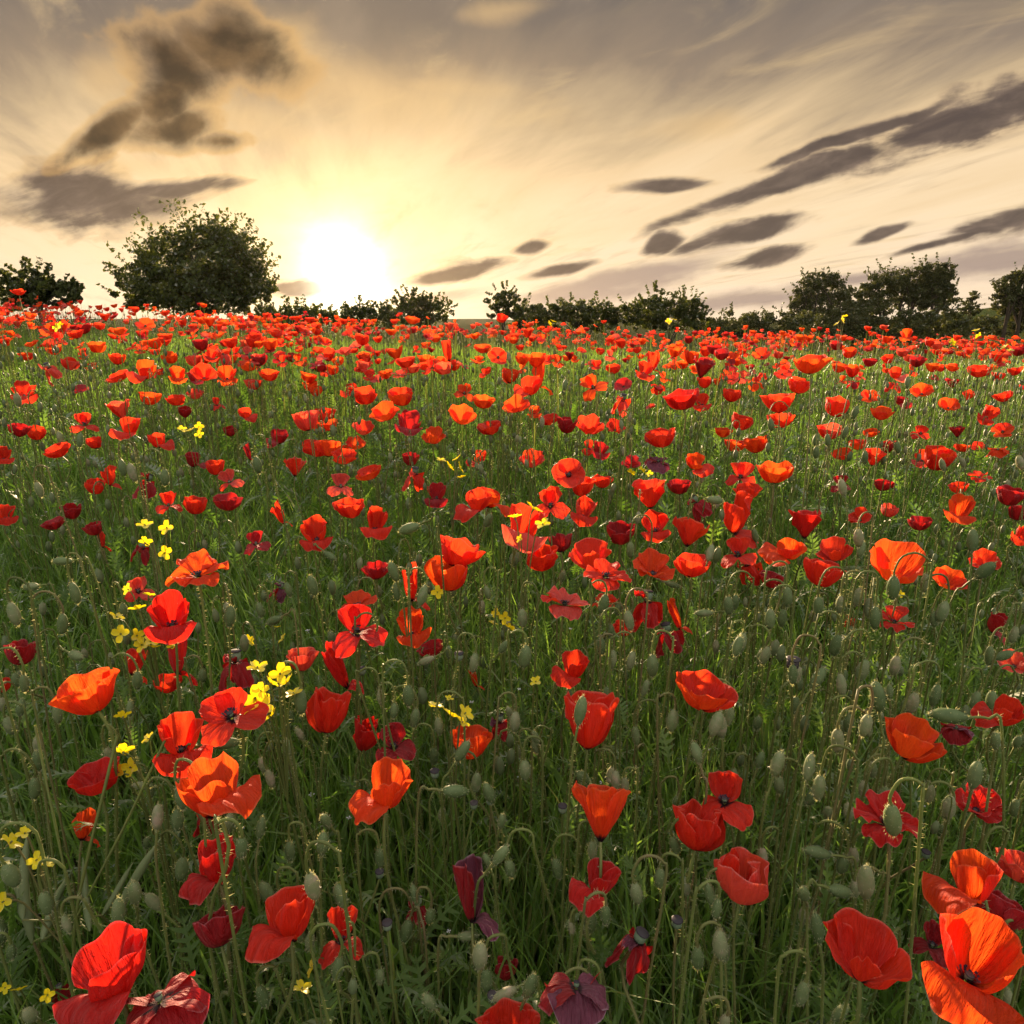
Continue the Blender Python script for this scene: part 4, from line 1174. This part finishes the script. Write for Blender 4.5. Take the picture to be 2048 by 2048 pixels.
for i, row in enumerate(BUDROWS.replace('\n', '').split(';')):
    a = row.split()
    build_bud(float(a[0]), float(a[1]), float(a[2]), a[3], np.random.default_rng(20000 + i))
r = np.random.default_rng(31)
cand = []
for _ in range(9000):
    y = .38 + (10.4 - .38) * r.random() ** 1.1
    x = r.uniform(-1, 1) * (y * .83 + .3)
    if r.random() > (.44 if y < 1.4 else (.58 if y < 3 else .50)): continue
    hf = np.clip(r.normal(.36 if y < 1.5 else .45, .07), .16, .62)
    P = np.array([x, y, float(ground_z(x, y)) + hf])
    px, py, D = project(P)
    if D < .45: continue
    dd = np.hypot(hx[:, 0] - px, hx[:, 1] - py)
    if np.any((dd < hx[:, 2] * .5) & (D < hx[:, 3] + .05)): continue
    L = (r.normal(.022, .004) if y < 4 else .03) * FPX / D
    cand.append((px, py, L, D, P))
inf = sorted([c for c in cand if 0 < c[0] < 2048 and 0 < c[1] < 2048], key=lambda c: -c[2])
pick = inf[:300 - len(BUDS)]
ids = {id(c) for c in pick}
for i, c in enumerate(pick):
    rr = np.random.default_rng(30000 + i)
    build_bud(c[0], c[1], c[2], rr.choice(list('ddddduu')), rr, c[3], c[4])
BW = {'d': 'hooked nodding', 'u': 'upright', 'l': 'left-pointing', 'r': 'right-pointing'}
for b in BUDS:
    peers = [e for e in BUDS if e[3] == b[3]]
    b[4]['label'] = relate(b[0], b[1], f"hairy {BW[b[3]]} bud", peers)

# remaining buds and bare stalks, too many to count
acc = Acc()
rest = [c for c in cand if id(c) not in ids]
tm = []
for i in range(20):
    rr = np.random.default_rng(40000 + i)
    kind = 'dddddu'[i % 6]
    L = .026
    gz0 = ground_z
    V, F, pts, g = bud_geom(np.array([0, 0, 0.]), L, L * .47, kind, rr, False)
    pts = pts[:-3] + [pts[-4] * .98 + np.array([.004, 0, -.08]), pts[-4] + np.array([.0, .01, -.24]), pts[-4] + np.array([-.01, .01, -.46])]
    path = curve(pts, 13)
    V2, F2 = tube(path, .0014, 3)
    V3, F3 = hairs_on(path[:9], .0014, 30, .0032, rr, .00028)
    n = 14
    q = V[rr.integers(0, len(V), n)]; d = q / (np.linalg.norm(q, axis=1)[:, None] + 1e-9); sd = np.cross(d, rr.normal(size=(n, 3))); sd /= np.linalg.norm(sd, axis=1)[:, None] + 1e-9
    V4 = np.stack([q - sd * .00015, q + sd * .00015, q + d * .0018], 1).reshape(-1, 3)
    tm.append((V, F, V2, F2, V3, F3, V4))
which = r.integers(0, 20, len(rest))
RP = np.array([c[4] for c in rest]); RD = np.array([c[3] for c in rest])
for k in range(20):
    V, F, V2, F2, V3, F3, V4 = tm[k]
    for nearsel in (True, False):
        s2 = np.where((which == k) & ((RD < 2.6) == nearsel))[0]
        if not len(s2): continue
        sc_ = r.uniform(.55, 1.15, len(s2)) * (1.0 if nearsel else 1.12)
        M3 = rotz(r.uniform(0, 6.28, len(s2))) * sc_[:, None, None]
        VV = np.concatenate([V, V2, V3, V4]) if nearsel else np.concatenate([V, V2])
        fs, ms = [F, F2 + len(V)], [0, 1]
        if nearsel:
            fs += [F3 + len(V) + len(V2), np.arange(len(V4)).reshape(-1, 3) + len(V) + len(V2) + len(V3)]; ms += [2, 2]
        instance(acc, VV, fs, ms, M3, RP[s2], r.uniform(0, 1, len(s2)))
o = obj('bud_thicket', acc.mesh('bud_thicket', [BUD_T, STEM_T, HAIR]))
o['kind'] = 'stuff'; o['label'] = 'uncounted small poppy buds and hairy stalks filling the field'

# ------------------------------------------------------------------ yellow rapeseed
def blossom(r, s):
    out = Acc()
    for i in range(4):
        a = i * math.pi / 2 + r.normal(0, .12); c, sn = math.cos(a), math.sin(a)
        u = np.linspace(-1, 1, 4); v = np.linspace(0, 1, 5)
        Ug, Vg = np.meshgrid(u, v)
        wid = .5 * np.sin(np.clip(Vg, 0, 1) ** .75 * 2.5) * .75
        z = .28 * (1 - (1 - Vg) ** 2) + .12 * Ug ** 2 + r.normal(0, .03, Vg.shape)
        X_ = Vg * .95; Y_ = Ug * wid
        V = np.stack([X_ * c - Y_ * sn, X_ * sn + Y_ * c, z], -1).reshape(-1, 3) * s
        ii = np.arange(4)[:, None] * 4 + np.arange(3)[None]
        F = np.stack([ii, ii + 1, ii + 5, ii + 4], -1).reshape(-1, 4)
        out.add(V, [F], .5, 0)
    V, F = lathe([(.001, -.35), (.09, -.2), (.12, 0), (.07, .3), (.001, .32)], 5)
    out.add(V * s, [F], .5, 1)
    return out


RAPE = [
 ('large yellow rapeseed cluster before the split cup', [(515,1338,36),(560,1348,38),(576,1366,40),(541,1368,34),(588,1390,34),(510,1396,48),(530,1418,42),(500,1424,40),(546,1432,32),(522,1382,30)]),
 ('four loose yellow blossoms in the left middle grass', [(290,1052,28),(335,1056,28),(290,1086,24),(328,1106,26)]),
 ('tall yellow rapeseed plant before the pink-flapped poppy', [(275,1220,30),(232,1236,26),(258,1179,22),(297,1192,24),(243,1268,32),(272,1272,28),(300,1284,26),(285,1290,28),(308,1296,22),(345,1294,18)]),
 ('small yellow rapeseed cluster in the sunlit middle grass', [(882,922,18),(915,918,18),(897,934,22),(918,936,22),(923,956,16)]),
 ('yellow blossoms over the pinkish poppy', [(1066,1020,36),(1030,1036,26),(1086,1050,28),(1041,1078,16)]),
 ('flat yellow cluster left of the orange poppy with a bud', [(870,1415,32),(902,1434,42),(928,1428,34),(924,1446,26),(898,1398,16)]),
 ('little yellow group in the buds at the centre', [(993,1226,18),(1011,1236,24),(1018,1256,22),(985,1248,18)]),
 ('yellow specks beside the glossy red cup', [(364,860,18),(381,862,16),(398,853,16),(399,869,16)]),
 ('yellow specks under the dark red open poppy', [(1261,946,18),(1283,941,16),(1298,948,14)]),
 ('yellow rapeseed at the left edge above the seed pods', [(18,1688,42),(74,1720,30),(90,1733,34),(8,1803,34),(50,1668,28)]),
 ('two yellow blossoms by the cut crimson cup', [(627,1936,34),(603,1980,36)]),
 ('yellow blossoms tangled beside the red bowl behind stems', [(247,1505,36),(262,1535,34),(238,1545,28),(330,1538,28),(298,1478,24)]),
 ('single yellow blossom under the orange cup pointing left', [(875,1184,24)]),
 ('single yellow blossom in the centre below the buds', [(1072,1365,24)]),
 ('single yellow blossom over the crimson wilted flower', [(496,1282,22),(567,1278,20),(555,1255,12)]),
 ('yellow blossom low under the smooth orange bowl', [(246,1434,28)]),
 ('yellow blossoms peeping below the two red cups', [(1642,1178,16),(1800,1188,14)]),
 ('yellow flowers low among leaves in the bottom left corner', [(38,1982,26),(95,1990,24),(10,1975,20)]),
 ('yellow fleck at the far left under the shrub', [(115,656,16),(122,650,12)]),
 ('yellow sprig above the crest below the far tall trees', [(1683,640,14),(1690,634,12),(1675,648,12)]),
 ('yellow sprig on the crest before the hedge', [(1098,648,12),(1106,644,12)]),
 ('yellow sprig on the crest below the twin-crowned tree', [(1336,644,13),(1346,640,12)]),
 ('yellow sprig near the right edge of the crest', [(1952,662,14),(1958,672,12)]),
 ('yellow sprig among the far poppies at right', [(2010,695,14),(2020,702,12),(1903,685,14)]),
]
for i, (lab, bl) in enumerate(RAPE):
    r = np.random.default_rng(50000 + i)
    cx, cy = np.mean([b[0] for b in bl]), np.mean([b[1] for b in bl])
    D, P, hf = place(cx, cy, np.mean([b[2] for b in bl]), .019, .022, .47, .58, .12)
    D = max(D * .96, .5)
    pts = [CAM + D * r.uniform(.985, 1.015) * ray(b[0], b[1]) for b in bl]
    mean = np.mean(pts, 0)
    gx, gy = mean[0] + r.normal(0, .02), mean[1] + .03
    g = np.array([gx, gy, float(ground_z(gx, gy))])
    root = thing('rapeseed_plant', lab, 'yellow flower', g, 'yellow rapeseed flowers')
    a = Acc()
    hub = mean * .72 + g * .28
    V, F = tube(curve([g - g, (hub - g) * .5 + np.array([.01, 0, 0]), hub - g], 8), .0017, 5); a.add(V, [F], .5, 0)
    for p in pts:
        V, F = tube(curve([hub - g, (hub - g) * .4 + (p - g) * .6 + np.array([0, 0, .25 * (p[2] - hub[2])]), p - g], 7), .0009, 4); a.add(V, [F], .5, 0)
    obj('stem', a.mesh('stem', [STEM]), root)
    for p, b in zip(pts, bl):
        s = b[2] / FPX * D / 1.7
        bm = blossom(r, s)
        M = rotz(r.uniform(0, 6.28)) @ rotx(R(r.uniform(10, 70)))
        bm.V = [v @ (rotz(r.normal(0, .4)) @ rotx(R(r.uniform(15, 65))) @ rotz(r.uniform(0, 6.28)) if False else M).T + (p - g) for v in bm.V]
        obj('flower', bm.mesh('flower', [YEL, STEM]), root)

# long green seed pods at the left edge
r = np.random.default_rng(61)
D = .66
g0 = at(130, 1985, .72); g = np.array([g0[0], g0[1], float(ground_z(g0[0], g0[1]))])
root = thing('rapeseed_plant', 'rapeseed stalk carrying long green seed pods at the left edge', 'plant', g)
a = Acc()
hub = at(150, 1840, D)
V, F = tube(curve([[0, 0, 0], (hub - g) * .6, hub - g, at(235, 1470, D) - g], 12), .0016, 5); a.add(V, [F], .5, 0)
V, F = tube(curve([hub - g, at(100, 1600, D) - g, at(70, 1450, D) - g], 8), .0013, 4); a.add(V, [F], .5, 0)
V, F = tube(curve([hub - g, at(250, 1650, D) - g, at(330, 1480, D) - g], 8), .0013, 4); a.add(V, [F], .5, 0)
obj('stem', a.mesh('stem', [STEM]), root)
for x0, y0, x1, y1, wd in [(64, 1885, 55, 1665, 20), (46, 1840, 6, 1742, 16), (180, 1862, 166, 1715, 14), (84, 1880, 132, 1755, 18), (222, 1855, 322, 1676, 18), (205, 1830, 266, 1725, 12), (82, 1885, 150, 1730, 10)]:
    p0, p1 = at(x0, y0, D * r.uniform(.96, 1.04)), at(x1, y1, D * r.uniform(.94, 1.06))
    rw = wd / 2 / FPX * D
    path = curve([p0 - g, (p0 + p1) / 2 - g + r.normal(0, .004, 3), p1 - g], 12)
    prof = np.array([.25, .75, .95, 1, .92, 1, .94, 1, .9, .7, .35, .12]) * rw
    V, F = tube(path, prof, 7)
    obj('seed_pod', new_mesh('seed_pod', V, [F], POD), root)
    # stalk joins the pod to the stem
    V, F = tube(curve([p0 - g, (p0 - g) * .5 + (hub - g) * .5, hub - g + r.normal(0, .004, 3)], 5), .0009, 4)
    obj('stalk', new_mesh('stalk', V, [F], STEM), root)

# bare seed heads
SEEDH = [(870, 1556, 18, 'above right of the tilted poppy with big lower-left petal'), (948, 1618, 16, 'left of the orange cone-shaped poppy'), (980, 1610, 15, 'close beside another grey-lidded seed head'),
         (1125, 1626, 18, 'just left of the orange cone-shaped poppy stem'), (1160, 1562, 16, 'above the orange cone-shaped poppy'), (760, 1756, 17, 'above the small wilted crimson flower'),
         (1353, 1856, 22, 'right of the withered purple poppy'), (985, 2004, 20, 'above the red poppy cut by the bottom edge'), (1584, 1340, 26, 'standing black among the buds right of centre'),
         (1160, 1480, 16, 'below the deep red bowl with a pale bud'), (775, 1860, 20, 'between the red floppy flower and the wilted crimson one'), (1850, 1716, 16, 'left of the bright orange double poppy'),
         (918, 1322, 18, 'left of the narrow folded orange poppy'), (725, 1350, 16, 'between the square red cup and a folded red poppy')]
for i, (x, y, w, lab) in enumerate(SEEDH):
    r = np.random.default_rng(70000 + i)
    D, P, hf = place(x, y, w, .011, .012, .38, .45)
    s = w / FPX * D / .45
    path, g = stem_path(P, r, .03)
    root = thing('seed_head', 'green seed head ' + lab if i != 8 else 'dark seed head ' + lab, 'seed head', g, 'bare poppy seed heads')
    V, F, V2, F2 = capsule_geom(s * 1.1)
    c = obj('capsule', new_mesh('capsule', V + P - g, [F], CAPS if i != 8 else LID), root)
    obj('lid', new_mesh('lid', V2 + P - g, [F2], LID), root)
    V, F = tube(path - g, .0013, 5)
    obj('stem', new_mesh('stem', V, [F], STEM), root)

# ------------------------------------------------------------------ grass and leaves
r = np.random.default_rng(90)


def field_points(n, y0, y1, pw=1.0, margin=.35):
    y = y0 + (y1 - y0) * r.random(n) ** pw
    x = r.uniform(-1, 1, n) * (y * .84 + margin)
    return x, y


def blades(acc, n, y0, y1, h0, h1, w0, w1, seg, pw=.7):
    x, y = field_points(n, y0, y1, pw)
    z = ground_z(x, y)
    h = r.uniform(h0, h1, n) * (.85 + .25 * PATCH(x * 2.2, y * 2.2)); w = r.uniform(w0, w1, n)
    az = r.uniform(0, 6.28, n); bend = r.uniform(.05, .55, n) * h
    fa = r.uniform(0, 6.28, n)
    d = np.stack([np.cos(az), np.sin(az), 0 * az], -1); sd = np.stack([np.cos(fa), np.sin(fa), 0 * fa], -1)
    P = np.stack([x, y, z], -1)
    t = np.linspace(0, 1, seg + 1)
    rows = []
    for k, tt in enumerate(t):
        c = P + d * (bend * tt ** 2)[:, None] + np.array([0, 0, 1.]) * (h * (tt - .12 * tt ** 3))[:, None]
        ww = (w * (1 - tt ** 2.2 * .92) * .5)[:, None]
        rows += [c - sd * ww, c + sd * ww]
    V = np.stack(rows, 1)
    m = 2 * (seg + 1)
    f = np.array([[2 * k, 2 * k + 1, 2 * k + 3, 2 * k + 2] for k in range(seg)])
    F = (f[None] + (np.arange(n) * m)[:, None, None]).reshape(-1, 4)
    tint = np.clip(.45 + .3 * PATCH(x * 1.3, y * 1.3) + r.normal(0, .27, n), 0, 1)
    acc.add(V.reshape(-1, 3), [F], np.repeat(tint, m))


acc = Acc()
blades(acc, 12500, .25, 1.3, .14, .40, .0025, .0065, 5, .8)
blades(acc, 900, .3, 1.5, .16, .36, .008, .015, 6, .8)
blades(acc, 1200, 1.5, 3.2, .2, .42, .009, .016, 5, .8)
blades(acc, 13000, 1.3, 2.6, .18, .40, .003, .007, 4, .8)
blades(acc, 22000, 2.6, 5.5, .2, .44, .004, .009, 3, .8)
blades(acc, 30000, 5.5, 11.5, .22, .52, .006, .014, 2, .8)
blades(acc, 9000, 11.0, 22, .25, .5, .02, .04, 2, .8)
o = obj('grass', acc.mesh('grass', [GRASS]))
o['kind'] = 'stuff'; o['label'] = 'tangled green grass between the poppies'

# lobed poppy leaves, low down
def leaf_template(rr, lobes=5):
    P0 = []; F = []
    spine = [np.array([t, 0, .5 * t * (1 - t) * 1.2]) for t in np.linspace(0, 1, lobes + 2)]
    V = []
    for i in range(lobes + 1):
        wv = .035 * (1 - i / (lobes + 1)) + .012
        V += [spine[i] + [0, -wv, 0], spine[i] + [0, wv, 0]]
    V += [spine[-1]]
    n = lobes + 1
    for i in range(n - 1): F.append([2 * i, 2 * i + 1, 2 * i + 3]); F.append([2 * i, 2 * i + 3, 2 * i + 2])
    F.append([2 * n - 2, 2 * n - 1, 2 * n])
    for i in range(1, n):
        ln = .30 * math.sin(math.pi * (i + .5) / (n + .6)) * rr.uniform(.8, 1.2)
        for s in (-1, 1):
            b = len(V)
            a = spine[i]; fw = rr.uniform(.12, .2)
            V += [a + [-.05, s * .02, 0], a + [.05, s * .02, 0], a + [fw * .7, s * ln * .6, .02 + rr.normal(0, .015)], a + [fw, s * ln, -.02 + rr.normal(0, .03)], a + [fw * .2, s * ln * .55, .01]]
            F += [[b, b + 1, b + 2], [b, b + 2, b + 4], [b + 4, b + 2, b + 3]]
    return np.array(V), np.array(F)


acc = Acc()
for k in range(10):
    V, F = leaf_template(np.random.default_rng(600 + k), 5 + k % 3)
    for n, y0, y1, s0, s1 in ((280, .25, 1.5, .03, .062), (260, 1.5, 3.2, .06, .11), (160, 3.2, 7, .1, .16)):
        x, y = field_points(n, y0, y1, .8)
        h = r.uniform(.03, .30, n)
        P = np.stack([x, y, ground_z(x, y) + h], -1)
        s = r.uniform(s0, s1, n)
        M3 = np.einsum('nij,njk->nik', rotz(r.uniform(0, 6.28, n)), np.array([roty(-a) for a in r.uniform(.2, 1.35, n)])) * s[:, None, None]
        instance(acc, V, [F], [0], M3, P, np.clip(r.normal(.5, .25, n), 0, 1))
o = obj('undergrowth', acc.mesh('undergrowth', [LEAF]))
o['kind'] = 'stuff'; o['label'] = 'feathery poppy leaves low among the stems'

# tiny white and lilac weed flowers deep in the grass
acc = Acc()
x, y = field_points(170, .3, 2.0, .9)
n = len(x)
P = np.stack([x, y, ground_z(x, y) + r.uniform(.12, .30, n)], -1)
V = np.array([[0, 0, 0], [.8, .35, .2], [1, 0, .25], [.8, -.35, .2]] + [[0, 0, 0], [.35, .8, .2], [0, 1, .25], [-.35, .8, .2]] + [[0, 0, 0], [-.8, .35, .2], [-1, 0, .25], [-.8, -.35, .2]] + [[0, 0, 0], [.35, -.8, .2], [0, -1, .25], [-.35, -.8, .2]], float)
F = np.arange(16).reshape(-1, 4)
M3 = rotz(r.uniform(0, 6.28, n)) * r.uniform(.0022, .0045, n)[:, None, None]
instance(acc, V, [F], [0], M3, P, r.uniform(0, 1, n))
base = P.copy(); base[:, 2] = ground_z(x, y)
oo = np.array([.0006, 0, 0])
acc.add(np.stack([base - oo, base + oo, P + oo, P - oo], 1).reshape(-1, 3), [np.arange(n * 4).reshape(-1, 4)], .5, 1)
o = obj('weeds', acc.mesh('weeds', [WHITE, STEM_T]))
o['kind'] = 'stuff'; o['label'] = 'tiny white weed flowers deep in the grass'

# ------------------------------------------------------------------ sunlit air
HAZE = 0.00004
def build_haze():
    m, nt = material('haze_air')
    v = nt.nodes.new('ShaderNodeVolumePrincipled')
    v.inputs['Color'].default_value = (1, .93, .82, 1)
    v.inputs['Density'].default_value = HAZE
    v.inputs['Anisotropy'].default_value = .72
    o = nt.nodes.new('ShaderNodeOutputMaterial')
    nt.links.new(v.outputs[0], o.inputs['Volume'])
    x0, x1, y0, y1, z0, z1 = -305, 305, -95, 395, -7.5, 9.5
    V = np.array([[x0, y0, z0], [x1, y0, z0], [x1, y1, z0], [x0, y1, z0], [x0, y0, z1], [x1, y0, z1], [x1, y1, z1], [x0, y1, z1]])
    F = np.array([[3, 2, 1, 0], [4, 5, 6, 7], [0, 1, 5, 4], [1, 2, 6, 5], [2, 3, 7, 6], [3, 0, 4, 7]])
    h = obj('haze', new_mesh('haze', V, [F], m, smooth=False))
    h['kind'] = 'stuff'; h['label'] = 'thin warm haze in the evening air'
if HAZE > 0:
    build_haze()
